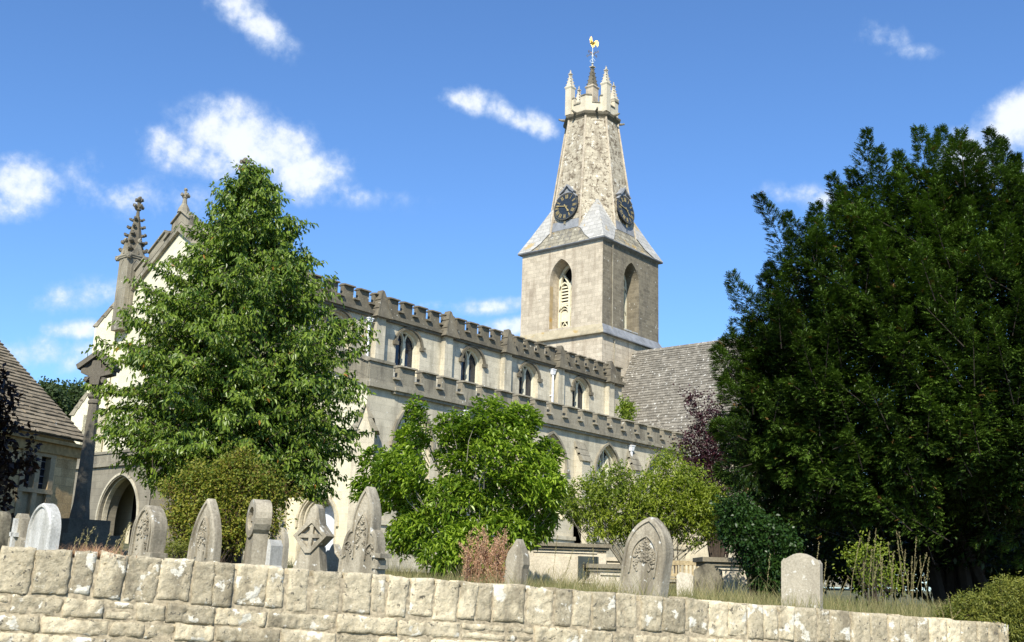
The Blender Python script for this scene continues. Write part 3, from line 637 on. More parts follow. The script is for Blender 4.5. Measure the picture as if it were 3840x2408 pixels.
# chancel behind the tower, for a view from the side
ch = MB(); ch.box(XT+TS, XT+TS+9, YT+.4, YT+TS-.4, GZ, 11); ch.prism(lambda u, z, w: (XT+TS+w, u, z), [(YT+.2, 11), (YT+TS-.2, 11), (CY, 15.4)], 0, 9.2); ch.build('chancel', CREAM, church)

# ---------------- tower
t_ = MB(); bh = parch(CY, 18.15, 21.6, .92, 1.38, 10); bs = parch(CX, 18.15, 21.6, .92, 1.38, 10)
t_.face(TW, [(YT, 12), (YT+TS, 12), (YT+TS, 23.85), (YT, 23.85)], [bh], 1.2)
t_.add([(XT, YT+TS, 12), (XT+TS, YT+TS, 12), (XT+TS, YT+TS, 23.85), (XT, YT+TS, 23.85)], [(0,1,2,3)])
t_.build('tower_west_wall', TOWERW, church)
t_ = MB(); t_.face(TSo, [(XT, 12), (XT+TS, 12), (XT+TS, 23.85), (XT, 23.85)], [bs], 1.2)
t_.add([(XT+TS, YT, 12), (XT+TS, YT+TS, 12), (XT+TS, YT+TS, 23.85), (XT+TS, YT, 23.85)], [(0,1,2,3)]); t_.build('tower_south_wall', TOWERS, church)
t_ = MB(); t_.box(XT-.07, XT+TS+.05, YT-.07, YT+TS+.05, 9, 17.35); t_.build('lower_tower_stage', TOWERW, church)
def wea(m, a, b, mat, name, pj=.34):
    s = MB(); s.add([m(a-pj, 17.42, pj), m(b+pj, 17.42, pj), m(b, 18.05, -.01), m(a, 18.05, -.01), m(a-pj, 17.34, pj), m(b+pj, 17.34, pj), m(b, 17.34, -.01), m(a, 17.34, -.01)], [(0,1,2,3), (4,5,1,0), (4,7,6,5), (0,3,7,4), (1,5,6,2)]); s.build(name, mat, church)
OCH = stone('ochre_lichened_weathering', (.34,.29,.19), (.44,.38,.26), None, stain_amt=.3, ochre=.55, ochrec=(.38,.26,.09), white=.15)
wea(lambda u, z, w: TW(u, z, w), YT, YT+TS, OCH, 'weathered_string_course'); wea(TSo, XT, XT+TS, LEADP, 'lead_weathering')
wea(lambda u, z, w: (u, YT+TS+w, z), XT, XT+TS, OCH, 'weathered_string_course'); wea(lambda u, z, w: (XT+TS+w, u, z), YT, YT+TS, OCH, 'weathered_string_course')
bkm = MB(); bkm.hexa([TSo(XT+2.62, 18.1, .02), TSo(XT+4.2, 18.1, .02), TSo(XT+4.2, 18.1, -.9), TSo(XT+2.62, 18.1, -.9), TSo(XT+2.62, 18.2, .02), TSo(XT+4.2, 18.2, .02), TSo(XT+4.2, 18.55, -.9), TSo(XT+2.62, 18.55, -1.3)]); bkm.build('belfry_sill', LEAD, church)
for (m, c) in ((TW, CY), (TSo, CX)):
    b_ = MB(); d0 = -1.2
    b_.ribbon(m, [(u*.94+c*.06, z) for u, z in parch(c, 18.2, 21.5, .9, 1.3, 10)], .2, d0, d0+.2)
    b_.mbox(m, c-.09, c+.09, 18.15, 21.5, d0-.02, d0+.22)
    for sg in (-1, 1):
        cc = c+sg*.45
        b_.ribbon(m, [(c, 21.3), (c+sg*.25, 21.75), (c+sg*.58, 22.2)], .12, d0, d0+.2)
        b_.ribbon(m, arcpts(cc, 21.1, .38, .5), .1, d0, d0+.2)
        b_.ribbon(m, arcpts(cc, 19.55, .37, .42), .09, d0, d0+.2); b_.ribbon(m, arcpts(cc, 19.35, .37, .42), .06, d0, d0+.16)
        b_.mbox(m, cc-.36, cc+.36, 20.0, 20.1, d0, d0+.12)
        b_.mbox(m, cc-.36, cc+.36, 18.2, 18.5, d0, d0+.12); b_.mbox(m, cc-.36, cc+.36, 18.88, 19.62, d0-.04, d0+.06)
        b_.ribbon(m, [(cc-.2, 18.55), (cc, 18.82), (cc+.2, 18.55), (cc, 18.5)], .07, d0, d0+.1, closed=True)
    o = b_.build('belfry_window', CREAMW, church)
    l_ = MB()
    for sg in (-1, 1):
        z = 20.12
        while z < 21.35:
            cc = c+sg*.45; l_.hexa([m(cc-.37, z, d0+.12), m(cc+.37, z, d0+.12), m(cc+.37, z+.06, d0-.1), m(cc-.37, z+.06, d0-.1), m(cc-.37, z+.12, d0+.1), m(cc+.37, z+.12, d0+.1), m(cc+.37, z+.17, d0-.1), m(cc-.37, z+.17, d0-.1)]); z += .225
    l_.build('louvres', CREAMW, o); v = MB(); v.prism(m, parch(c, 18.15, 21.6, .92, 1.38, 10), d0-.2, d0-.12); v.build('louvre_opening', VOID, o)
och = MB(); och.mbox(TW, CY+.905, CY+.915, 18.2, 21.2, -.34, -.0); och.build('lichen_streak', stone('orange_lichen_growth', (.40,.29,.14), (.44,.34,.19), None, stain_amt=.7, stain=(.30,.24,.16), ochre=.6, ochrec=(.42,.24,.05)), church)
dp = MB(); dp.tube([TSo(XT+1.05, 17.6, .08), TSo(XT+1.05, 23.6, .08)], .045, 6); dp.tube([TSo(XT+1.25, 12, .14), TSo(XT+1.25, 17.2, .14)], .04, 6); dp.build('tower_downpipe', MIDST, church)
# skirt roof and broaches
SX, SY = CX-.04, CY+.04
def sa(z): return 2.92-.1372*(z-25.475)
def octv(a, z, k, c=(SX, SY)): an = PI/8+k*PI/4; R_ = a/cos(PI/8); return (c[0]+R_*cos(an), c[1]+R_*sin(an), z)
h_ = TS/2+.22; E4 = [(CX+a*h_, CY+b*h_, 23.86) for a, b in ((1,1), (-1,1), (-1,-1), (1,-1))]
sk = MB(); zb = 25.15; OV = [octv(sa(zb)+.01, zb, k) for k in range(8)]
fl = lambda a, b, f, dz=0: (a[0]+(b[0]-a[0])*f, a[1]+(b[1]-a[1])*f, a[2]+(b[2]-a[2])*f+dz)
def bell(A, B, C, D):   # sweeping skirt: eaves A,B up to C,D, slightly concave
    pr2 = None
    for i in range(8):
        f = i/7; dz = -.16*sin(PI*f)
        cur = (fl(A, D, f, dz), fl(B, C, f, dz))
        if pr2: sk.add([pr2[0], pr2[1], cur[1], cur[0]], [(0,1,2,3)])
        pr2 = cur
corner_v = {0: (0, 1), 1: (2, 3), 2: (4, 5), 3: (6, 7)}   # octagon vertices either side of each diagonal: k=0:(22.5,..)
# vertices k at 22.5+45k degrees: NE diag face is between v0(22.5) and v1(67.5)
for i in range(4):
    j = (i+1) % 4; bell(E4[i], E4[j], OV[corner_v[j][0]], OV[corner_v[i][1]])
sk.build('tower_roof', SKIRT, church)
bro = []
for i in range(4):
    a, b = corner_v[i]; zp = 27.25; an = PI/4+i*PI/2; R_ = sa(zp)+.06; pk = (SX+R_*cos(an), SY+R_*sin(an), zp)
    C_ = np.array(E4[i]); nx_ = np.array(E4[(i+1)%4]); pv_ = np.array(E4[i-1]); bo = MB()
    o3 = lambda P_: tuple(np.array(P_)+np.array([cos(an), sin(an), .6])*.05)
    for v, en in ((OV[b], nx_), (OV[a], pv_)):
        e1 = C_+(en-C_)/np.linalg.norm(en-C_)*1.15; m1 = (e1+np.array(v))/2-np.array([0, 0, .13]); m2 = (C_*.62+np.array(pk)*.38)-np.array([0, 0, .06])
        bo.add([o3(C_), o3(e1), o3(m1), o3(v), o3(pk), o3(m2)], [(0,1,2,5), (5,2,3), (5,3,4)])
    bro.append(bo.build('broach', LEAD, church))
for i in range(4):
    rl = MB(); a, b = corner_v[i]; zp = 27.25; an = PI/4+i*PI/2; R_ = sa(zp)+.06; pk = np.array((SX+R_*cos(an), SY+R_*sin(an), zp)); C_ = np.array(E4[i])
    rl.tube([C_, C_*.62+pk*.38-(0,0,.02), pk], .04, 5)
    for v_ in (OV[a], OV[b]):
        v2 = np.array(v_); rl.tube([pk+(0,0,.03), v2+(v2-np.array((SX, SY, v2[2])))*.02+(0,0,-.1)], .085, 5)
    rl.build('lead_roll', LEAD, bro[i])
ev = MB()
for i in range(4):
    A, B = np.array(E4[i]), np.array(E4[(i+1)%4]); ev.tube([A-(0,0,.03), B-(0,0,.03)], .045, 5)
ev.add([(x, y, z-.05) for x, y, z in E4]+[(CX+a*(TS/2-.05), CY+b*(TS/2-.05), 23.7) for a, b in ((1,1), (-1,1), (-1,-1), (1,-1))], [(i, (i+1)%4, 4+(i+1)%4, 4+i) for i in range(4)])
ev.build('eaves', LEADP, church)
# spire
sp_ = MB(); zz = [24.0+i*(34.1-24.0)/14 for i in range(15)]
sp_.add([octv(sa(z), z, k) for z in zz for k in range(8)], [(i*8+k, i*8+(k+1)%8, (i+1)*8+(k+1)%8, (i+1)*8+k) for i in range(14) for k in range(8)])
so2 = sp_.build('spire', SPIRE, church)
for k in range(8): rb = MB(); rb.tube([octv(sa(z)+.015, z, k) for z in (24.5, 29, 34.0)], .075, 6); rb.build('spire_rib', TOWERW, so2)
# lead flashing panels at the foot of the spire
for k in (3, 5):
    ff = MB(); a, b = np.array(octv(sa(25.2)+.02, 25.2, k)), np.array(octv(sa(25.2)+.02, 25.2, k+1)); c_, d_ = np.array(octv(sa(25.85)+.02, 25.85, k)), np.array(octv(sa(25.85)+.02, 25.85, k+1)); ff.add([a, b, d_, c_], [(0,1,2,3)])
    ff.build('spire_flashing', LEADP, church)
# crown: cornice, gargoyles, parapet
cr = MB()
def octring(mb, prof, c=(SX, SY)):
    vs = [octv(a, z, k, c) for a, z in prof for k in range(8)]; n = len(prof); mb.add(vs, [(i*8+k, i*8+(k+1)%8, (i+1)*8+(k+1)%8, (i+1)*8+k) for i in range(n-1) for k in range(8)])
octring(cr, [(1.74, 33.75), (1.80, 33.8), (1.80, 33.86), (1.82, 33.9), (1.96, 34.05), (1.99, 34.16), (1.99, 34.22), (1.86, 34.32), (1.80, 34.34)]); cr.build('cornice', DARKST, church)
cp2 = MB(); A0 = 1.80
octring(cp2, [(A0, 34.3), (A0, 34.95), (A0-.24, 34.95), (A0-.24, 34.3)])
cc2 = MB()
for k in range(8):
    a, b = np.array(octv(A0, 0, k)), np.array(octv(A0, 0, k+1)); ai, bi = np.array(octv(A0-.24, 0, k)), np.array(octv(A0-.24, 0, k+1))
    def seg(f0, f1, z0, z1, mb, o=0):
        nn = (a+b)/2-np.array((SX, SY, 0)); nn /= np.linalg.norm(nn)
        p0, p1, q0, q1 = a+(b-a)*f0+nn*o, a+(b-a)*f1+nn*o, ai+(bi-ai)*f0-nn*o, ai+(bi-ai)*f1-nn*o
        mb.hexa([tuple(p0[:2])+(z0,), tuple(p1[:2])+(z0,), tuple(q1[:2])+(z0,), tuple(q0[:2])+(z0,), tuple(p0[:2])+(z1,), tuple(p1[:2])+(z1,), tuple(q1[:2])+(z1,), tuple(q0[:2])+(z1,)])
    for f0, f1 in ((0, .30), (.70, 1.0)): seg(f0, f1, 34.95, 35.5, cp2); seg(f0-.0, f1+.0, 35.5, 35.58, cc2, .06)
    seg(.30, .70, 34.95, 35.02, cc2, .06)
cpo = cp2.build('spire_parapet', CROWN, church); cc2.build('parapet_coping', MIDST, cpo)
for k in range(8):
    a, b = np.array(octv(1.95, 34.22, k)), np.array(octv(1.95, 34.22, k+1)); mdp = (a+b)/2; nn = mdp-np.array((SX, SY, 34.22)); nn /= np.linalg.norm(nn)
    g = MB(); g.tube([mdp-nn*.1, mdp+nn*.22, mdp+nn*.42+(0,0,.03)], [.10, .09, .05], 6); g.blob(mdp+nn*.42+(0,0,.05), .08); g.build('gargoyle', MIDST, church)
for k in (1, 3, 5, 7):    # alternate corners
    pass
for k in (1, 3, 5, 7):
    v = octv(1.72, 0, {1:1, 3:3, 5:5, 7:7}[k]); 
    pinnacle('crown_pinnacle', (v[0], v[1]), .25, 34.3, 36.45, 37.55, 37.9, 4, CROWN, TOMB)
pinnacle('central_pinnacle', (SX, SY), .33, 34.3, 36.95, 38.62, 38.98, 5, TOWERW, DARKST)
cxx = octv(sa(29)+.03, 29, 4.75); 
# clocks
def clock(m, c):
    zc_ = 26.87; tilt = .1372
    base = -(TS/2-sa(zc_))+.10     # distance of the spire face behind the tower face
    def q(u, z, w): return m(c+u, zc_+z, base+w-tilt*z)
    f = MB(); n = 40; R_ = 1.02
    ring = [(R_*cos(2*PI*i/n), R_*sin(2*PI*i/n)) for i in range(n)]
    f.prism(q, ring, .08, .16); fo = f.build('clock_face', DIAL, church)
    h = MB(); h.ribbon(q, [(-.62, 1.0), (-.3, 1.28), (0, 1.62), (.3, 1.28), (.62, 1.0)], .12, -.15, .30); h.prism(q, [(-.5, .9), (.5, .9), (0, 1.55)], -.15, .12)
    h.ribbon(q, [(1.04*R_*cos(a), 1.04*R_*sin(a)) for a in [PI*.2+i*PI*.6/10 for i in range(11)]], .06, .0, .2); h.build('clock_hood', LEADP, fo)
    br = MB()
    for s_ in range(60):
        a = 2*PI*s_/60; r0 = .955 if s_ % 5 else .93; br.ribbon(q, [(r0*sin(a), r0*cos(a)), (.985*sin(a), .985*cos(a))], .03, .16, .172)
    nums = ['XII','I','II','III','IIII','V','VI','VII','VIII','IX','X','XI']
    for i, s_ in enumerate(nums):
        a = 2*PI*i/12; wds = {'I': .062, 'V': .135, 'X': .14}; tot = sum(wds[ch_] for ch_ in s_); x = -tot/2
        def P_(x_, r_): return (r_*sin(a)+x_*cos(a), r_*cos(a)-x_*sin(a))
        for ch_ in s_:
            w_ = wds[ch_]; xm = x+w_/2; r0, r1 = .60, .88
            if ch_ == 'I': br.ribbon(q, [P_(xm, r0), P_(xm, r1)], .034, .16, .175)
            if ch_ == 'V': br.ribbon(q, [P_(x+.02, r1), P_(xm, r0)], .036, .16, .175); br.ribbon(q, [P_(xm, r0), P_(x+w_-.02, r1)], .024, .16, .174)
            if ch_ == 'X': br.ribbon(q, [P_(x+.02, r1), P_(x+w_-.02, r0)], .036, .16, .175); br.ribbon(q, [P_(x+.02, r0), P_(x+w_-.02, r1)], .024, .16, .174)
            x += w_
    br.build('numerals', GOLDP, fo)
    def hand(ang, L, wd, name):
        hb = MB(); a = ang; P_ = lambda s_, r_: (r_*sin(a)+s_*cos(a), r_*cos(a)-s_*sin(a))
        hb.prism(q, [P_(-wd, -.18), P_(wd, -.18), P_(wd*.8, L*.6), P_(wd*1.9, L*.72), P_(0, L), P_(-wd*1.9, L*.72), P_(-wd*.8, L*.6)], .20, .225); hb.build(name, GOLDP, fo)
    sgn = 1
    hand(2*PI*(4+47/60)/12*sgn, .58, .04, 'hour_hand'); hand(2*PI*47/60*sgn, .92, .03, 'minute_hand')
    lt = MB(); P2 = lambda x_, z_: (x_, -1.22+z_)
    for pts in ([P2(-.06,-.1), P2(-.06,.1), P2(.03,.1), P2(.065,.055), P2(.03,.0), P2(-.06,.0)], [P2(0,0), P2(.075,-.1)]): lt.ribbon(q, pts, .028, .05, .075)
    lt.build('letter_r', GOLDP, fo)
    return q
mW = lambda u, z, w: (XT-w, 2*SY-u, z)
clock(mW, SY); clock(TSo, SX)
# weathervane
wv = MB(); wv.tube([(SX, SY, 38.9), (SX, SY, 40.35)], .03, 8); wv.lathe((SX, SY, 0), [(.10, 38.95), (.05, 39.1), (.03, 39.4), (.07, 39.5), (.07, 39.6), (.03, 39.7)], 8)
for a in range(4):
    d = (cos(a*PI/2+.4), sin(a*PI/2+.4)); wv.tube([(SX+d[0]*.05, SY+d[1]*.05, 39.0), (SX+d[0]*.2, SY+d[1]*.2, 39.15), (SX+d[0]*.05, SY+d[1]*.05, 39.35)], .02, 5)
wo = wv.build('weathervane', STEEL, church)
ar2 = MB()
for a in range(4):
    d = np.array((cos(a*PI/2), sin(a*PI/2), 0)); c0 = np.array((SX, SY, 39.72)); ar2.tube([c0, c0+d*.38], .018, 5); e = c0+d*.48
    ar2.tube([e+np.array((0,0,.1)), e+d*.08, e+np.array((0,0,-.1)), e-d*.1+np.array((0,0,.02)), e+np.array((0,0,.1))], .018, 5)
    ar2.tube([c0+d*.12, c0+d*.2+(0,0,.12), c0+d*.3+(0,0,.1), c0+d*.26+(0,0,.03)], .015, 5)
ar2.build('direction_arm', GOLD, wo)
ck = MB(); dv = np.array((-.45, .89, 0)); cm = lambda u, z, w: tuple(np.array((SX, SY, 40.55))+dv*u+np.array((dv[1], -dv[0], 0))*w+UPV*z)
ck.prism(cm, [(-.10,-.28),(.02,-.3),(.12,-.1),(.2,.08),(.2,.3),(.26,.36),(.2,.42),(.19,.58),(.13,.5),(.11,.62),(.06,.48),(.05,.3),(-.02,.14),(-.12,.12),(-.2,.22),(-.36,.2),(-.44,.02),(-.42,-.2),(-.34,-.34),(-.34,-.1),(-.26,-.24),(-.26,-.02),(-.18,-.1)], -.03, .03)
ck.tube([cm(.14,.3,0), cm(.1,.1,0), cm(-.05,0,0), cm(-.2,.06,0)], [.06,.13,.15,.05], 8); ck.tube([cm(-.02,-.05,0), cm(-.02,-.35,0)], .03, 5)
ck.build('cockerel', GOLD, wo)

# ---------------------------------------------------------------- left cottage
Ed = np.array([math.cos(rad(23.4)), math.sin(rad(23.4)), 0]); Up0 = np.array([-Ed[1], Ed[0], 0]); Ec = at(312, 1658, 30)
r_ = ray(0, 1307); A_ = np.array([[r_[0], -Up0[0]], [r_[1], -Up0[1]]]); ts = np.linalg.solve(A_, Ec[:2]-EYE[:2]); Vp = EYE+r_*ts[0]; hs = ts[1]; hz = Vp[2]-Ec[2]
rise = hz/hs; LB = 12.0; HD = 3.6
cot = empty('cottage', (Ec[0]-Ed[0]*4, Ec[1]-Ed[1]*4, 2.2), 'low stone cottage with a steep stone slate roof in shade at the left edge', 'cottage')
slp = math.hypot(1, rise); upv = (Up0+UPV*rise)/slp; nrm = np.cross(Ed, upv); nrm = nrm if nrm[2] > 0 else -nrm
SL = max(hs*1.25, HD)*slp
tileroof('roof', SLATE2, Ec-Ed*LB, Ed, upv, LB+.25, SL, .21, .26, cot, nrm, grow=.2)
rid = Ec+Up0*(SL/slp)+UPV*(SL/slp)*rise; HW = SL/slp
tileroof('roof', SLATE2, Ec-Ed*LB+Up0*2*HW, Ed, (-Up0+UPV*rise)/slp, LB+.25, SL, .3, .5, cot, np.cross((-Up0+UPV*rise)/slp, -Ed)*-1 if False else (Up0*rise+UPV)/slp)
wz = Ec[2]-.12; cm_ = lambda u, z, w: tuple((Ec-Ed*u)[:2]+Up0[:2]*(.22-w))+(z,)
def cu(px, py):
    r = ray(px, py); A_ = np.array([[r[0], Ed[0]], [r[1], Ed[1]]]); b_ = (Ec+Up0*.22)[:2]-EYE[:2]; s_ = np.linalg.solve(A_, b_); return s_[1], (EYE+r*s_[0])[2]
wx0, wz0 = cu(182, 1838); wx1, wz1 = cu(88, 1730); wz1 = max(wz1, wz0+.9)
wlo = wz0-1.0
cw_ = MB(); hole = [(wx0, wlo), (wx0, wz1), (wx1, wz1), (wx1, wlo)]
cw_.face(cm_, [(-.12, 1.2), (-.12, wz), (LB, wz), (LB, 1.2)], [hole], .22)
E0 = np.array(cm_(-.12, 0, 0)); gpt = [E0, E0+Up0*(2*HW-.44), E0+Up0*(HW-.22)]
cw_.add([(E0[0], E0[1], 1.2), (gpt[1][0], gpt[1][1], 1.2), (gpt[1][0], gpt[1][1], wz), (gpt[2][0], gpt[2][1], rid[2]-.15), (E0[0], E0[1], wz)], [(0,1,2,3,4)])
cw_.build('wall', BRICKST, cot)
cf = MB(); um = (wx0+wx1)/2
for u in (wx0, um, wx1): cf.mbox(cm_, u-.09, u+.09, wlo, wz1, -.16, .03)
cf.mbox(cm_, wx0-.12, wx1+.12, wz0-.12, wz0, -.16, .045); cf.mbox(cm_, wx0-.12, wx1+.12, wz1-.02, wz1+.16, -.16, .04); cf.mbox(cm_, wx0-.12, wx1+.12, wlo-.1, wlo+.03, -.16, .07)
TAN = stone('tan_dressed_stone', (.36,.27,.15), (.46,.36,.22), None, stain_amt=.4, stain=(.2,.15,.09)); cfo = cf.build('window', TAN, cot); gg = MB(); gg.mbox(cm_, wx0, wx1, wz0, wz1, -.2, -.15); gg.build('pane', DARKG, cfo)
g3 = MB(); g3.mbox(cm_, wx0, wx1, wlo, wz0-.1, -.12, -.08); g3.build('panel', TAN, cfo)
ls = MB(); z = wz0+.15
while z < wz1: ls.mbox(cm_, wx0, wx1, z, z+.02, -.15, -.13); z += .2
ls.build('glazing_bar', LEADP, cfo)
cv = MB(); cv.mbox(cm_, -.15, LB, wz-.34, wz, 0, .10); cv.mbox(cm_, -.2, LB, wz-.06, wz+.04, 0, .2); cv.build('cornice', plain('tan_eaves_stone', (.36,.24,.10), .9), cot)

# ---------------------------------------------------------------- churchyard cross (tall shaft with gabled head)
cbz = at(292, 1990, 25); cb0 = np.array([cbz[0], cbz[1], gz(cbz[0], cbz[1])]); tp = at(392, 1304, 25); ztp = tp[2]
cr_ = empty('churchyard_cross', cb0, 'tall dark stone cross shaft with gabled lantern head left of the big green tree', 'stone cross')
def zpx(py, D=25, px=330): return at(px, py, D)[2]
cc = (cb0[0], cb0[1]); zb1 = zpx(1950); mbs = MB()
mbs.box(cc[0]-.75, cc[0]+.75, cc[1]-.75, cc[1]+.75, cb0[2]-.5, zb1-.35); mbs.box(cc[0]-.52, cc[0]+.52, cc[1]-.52, cc[1]+.52, zb1-.35, zb1); mbs.build('stepped_base', CROSSST, cr_)
mbs = MB(); zcap = zpx(1490); mbs.lathe((*cc, 0), [(.24, zb1), (.22, zb1+.2), (.19, zb1+.4), (.125, zcap-.05), (.155, zcap-.03), (.155, zcap+.03), (.125, zcap+.07), (.17, zcap+.12), (.17, zcap+.18), (.12, zcap+.26), (.11, zcap+.5)], 8); mbs.build('shaft', CROSSST, cr_)
hb = MB(); z0 = zcap+.42; yaw = rad(-25); hm_ = lambda u, z, w: (cc[0]+u*cos(yaw)*.6388*1+u*.2-w*.75, cc[1]-u*.76-w*.62, z)
H2 = lambda u, z, w: tuple(np.array([*cc, 0])+RT*u+FW*(-w)+UPV*z)
hb.prism(H2, [(-.11, z0), (.11, z0), (.13, z0+.2), (.40, z0+.28), (.40, z0+.40), (.13, z0+.42), (.10, z0+.6), (-.10, z0+.6), (-.13, z0+.42), (-.36, z0+.40), (-.36, z0+.28), (-.13, z0+.2)], -.16, .16)
for s_ in (-1, 1):
    hb.hexa([H2(0, z0+.72, .22), H2(s_*.43, z0+.36, .22), H2(s_*.43, z0+.36, -.22), H2(0, z0+.72, -.22), H2(0, z0+.86, .22), H2(s_*.48, z0+.47, .22), H2(s_*.48, z0+.47, -.22), H2(0, z0+.86, -.22)])
hb.prism(H2, [(-.34, z0+.42), (.34, z0+.42), (0, z0+.74)], -.10, .10)
for u in (-.2, .2): hb.blob(H2(u, z0+.12, .1), .09)
hb.build('gabled_head', CROSSST, cr_)

# ---------------------------------------------------------------- headstones
def outline(kind, w, h):
    a = w/2
    if kind == 'gothic':
        return [(-a, 0)]+[(u, z) for u, z in arcpts(0, h-a*1.55, a, a*1.55, 9)]+[(a, 0)]
    if kind == 'lancet':
        return [(-a, 0)]+[(u, z) for u, z in arcpts(0, h-a*2.3, a, a*2.3, 10)]+[(a, 0)]
    if kind == 'round':
        return [(-a, 0)]+[(u, z) for u, z in arcpts(0, h-a*1.15, a, a*1.12, 10)]+[(a, 0)]
    if kind == 'shallow':
        return [(-a, 0), (-a, h-.12), (-a+.03, h-.075)]+[(-a+.06+(w-.12)*i/8, h-.075+.075*sin(PI*i/8)) for i in range(9)]+[(a-.03, h-.075), (a, h-.12), (a, 0)]
    if kind == 'flat': return [(-a, 0), (-a, h-.05), (-a+.05, h), (a-.04, h-.02), (a, h-.06), (a, 0)]
    if kind == 'obelisk': return [(-a, 0), (-a*.86, h*.58), (-a*.95, h*.64), (-a*.80, h*.78), (0, h), (a*.80, h*.78), (a*.95, h*.64), (a*.86, h*.58), (a, 0)]
    if kind == 'trefoil':
        L = [(-a, 0), (-a*.98, h*.36), (-a*.88, h*.38)]+[(-a*.88+a*.36*(1-cos(PI/2*i/6)), h*.42+h*.20*sin(PI/2*i/6)) for i in range(7)]+[(u, z) for u, z in arcpts(0, h*.66, a*.52, h*.34, 8) if u < -.001]+[(0, h)]
        return L+[(-u, z) for u, z in reversed(L[:-1])]
    if kind == 'shoulder': return [(-a, 0), (-a, h*.5), (-a*.7, h*.55), (-a*.55, h*.9), (-a*.2, h), (a*.2, h), (a*.55, h*.9), (a*.7, h*.55), (a, h*.5), (a, 0)]
def inset(poly, d):
    n = len(poly); out = []
    cx_ = sum(p[0] for p in poly)/n
    for i in range(n):
        a, b, c = poly[i-1], poly[i], poly[(i+1)%n]
        e1 = (b[0]-a[0], b[1]-a[1]); e2 = (c[0]-b[0], c[1]-b[1]); l1 = math.hypot(*e1) or 1; l2 = math.hypot(*e2) or 1
        nx = (e1[1]/l1+e2[1]/l2)/2; nz = (-e1[0]/l1-e2[0]/l2)/2; l = math.hypot(nx, nz) or 1; k = min(1/l, 1.6)
        out.append((b[0]+nx*d*k/l, b[1]+nz*d*k/l))
    return out
def headstone(px0, px1, ptop, D, kind, mat, label, az=180, t=.12, lean=.0, carve=None, kneel=False, name='headstone', group=None, panel=True, back=0, h=None, side=0):
    """px0..px1: surveyed width and top of the stone at distance D; az: compass of its face"""
    xm = (px0+px1)/2; top = at(xm, ptop, D); g = gz(top[0], top[1]); H = (top[2]-g) if h is None else h
    va = math.atan2(top[1], top[0]); th = rad(az)-va-PI; W = ((px1-px0)/FL*D-t*abs(sin(th)))/max(.25, abs(cos(th)))
    W = max(W, .22)
    vert = lean; f = np.array([cos(rad(az)), sin(rad(az)), 0]); s_ = np.array([f[1], -f[0], 0]); s_ = -s_ if s_@RT < 0 else s_
    c0 = np.array([top[0], top[1], g])-s_*sin(lean)*H+f*t*0
    def m(u, z, w):
        uu = u*cos(lean)+z*sin(lean); zz = z*cos(lean)-u*sin(lean)
        return tuple(c0+s_*uu+UPV*zz+f*(w+back*z))
    o = empty(name, c0, label, 'gravestone', group)
    P = outline(kind, W, H); P = [(u, z-.3 if z == 0 else z) for u, z in P]
    b = MB()
    if panel:
        q = inset(P, -min(.06, W*.11)) if False else [(u*(1-.13*min(1, .5/W)*1.0), z if z <= 0 else z*(1-.035)-.012) for u, z in P]
        n = len(P)
        b.add([m(u, z, -t) for u, z in P]+[m(u, z, -.02) for u, z in P]+[m(u*.975, z if z <= 0 else z-.012, 0) for u, z in P]+[m(u, z, 0) for u, z in q]+[m(u*.97, z-.008, -.022) for u, z in q],
              [(k*n+i, k*n+(i+1)%n, (k+1)*n+(i+1)%n, (k+1)*n+i) for k in range(4) for i in range(n)])
        tr = tessellate_polygon([[Vector((u, z, 0)) for u, z in q]]); b.add([m(u*.97, z-.008, -.022) for u, z in q], [list(x) for x in tr]); b.add([m(u, z, -t) for u, z in P], [list(x) for x in tessellate_polygon([[Vector((u, z, 0)) for u, z in P]])])
    else: b.prism(m, P, -t, 0)
    b.build('slab', mat, o)
    if carve:
        cv_ = MB()
        for (u0, z0, rx, rz, nb) in carve:
            cv_.ribbon(m, [(u0-rx*1.12, z0-rz)]+[(u, z) for u, z in arcpts(u0, z0-rz*.1, rx*1.12, rz*1.15, 7)]+[(u0+rx*1.12, z0-rz)], .016, -.03, .004)
            for i in range(nb):
                a = random.random()*2*PI; r = math.sqrt(random.random()); zz = z0+r*rz*sin(a); fx_ = 1 if zz < z0 else max(.15, 1-((zz-z0)/rz)**1.3)
                if zz < z0-rz*.3 and abs(cos(a)*r) < .45: continue
                cv_.blob(m(u0+r*rx*cos(a)*fx_, zz, -.018), random.uniform(.010,.021), (1,1,1), .5)
        cv_.build('carving', mat, o)
    if kneel:
        kb = MB(); zk = H*.40
        kb.mbox(m, W*.36, W*.5+.05, zk-.02, zk+.03, -t-.02, .02); kb.mbox(m, W*.38, W*.5+.02, zk-.14, zk-.10, -t-.01, .01); kb.mbox(m, W*.30, W*.52, -.3, zk-.30, -t-.02, .02)
        kb.mbox(m, W*.40, W*.46, zk-.3, zk-.02, -t+.01, -.01); kb.build('kneeler', mat, o)
    return o, m, W, H
headstone(-22, 14, 1915, 13.2, 'round', GRAVED, 'dark round-topped headstone cut by the left edge of the picture', az=180)
o, m, W, H = headstone(34, 108, 1925, 15.0, 'shoulder', GRAVE, 'small grey gravestone with a raised cross, second from the left', az=175, lean=.05, panel=False)
x = MB(); x.mbox(m, -.04, .04, .05, H*.9, 0, .05); x.mbox(m, -.13, .13, H*.55, H*.63, 0, .05); x.build('raised_cross', GRAVEW, o)
headstone(100, 216, 1883, 12.6, 'round', GRAVEW, 'whitish round-arched headstone with a bright white edge near the left end', az=177, t=.14, lean=.03)
headstone(484, 612, 1893, 12.2, 'gothic', GRAVE, 'thick pointed headstone with moulded kneeler beside the dark porch arch', az=184, t=.2, lean=.08, carve=[(-.0, .62, .13, .28, 60)], kneel=True)
headstone(716, 836, 1868, 12.0, 'lancet', GRAVE, 'tall lancet headstone with carved foliage in front of the brown-green shrub', az=176, t=.11, lean=.07, carve=[(0, .60, .10, .22, 90)])
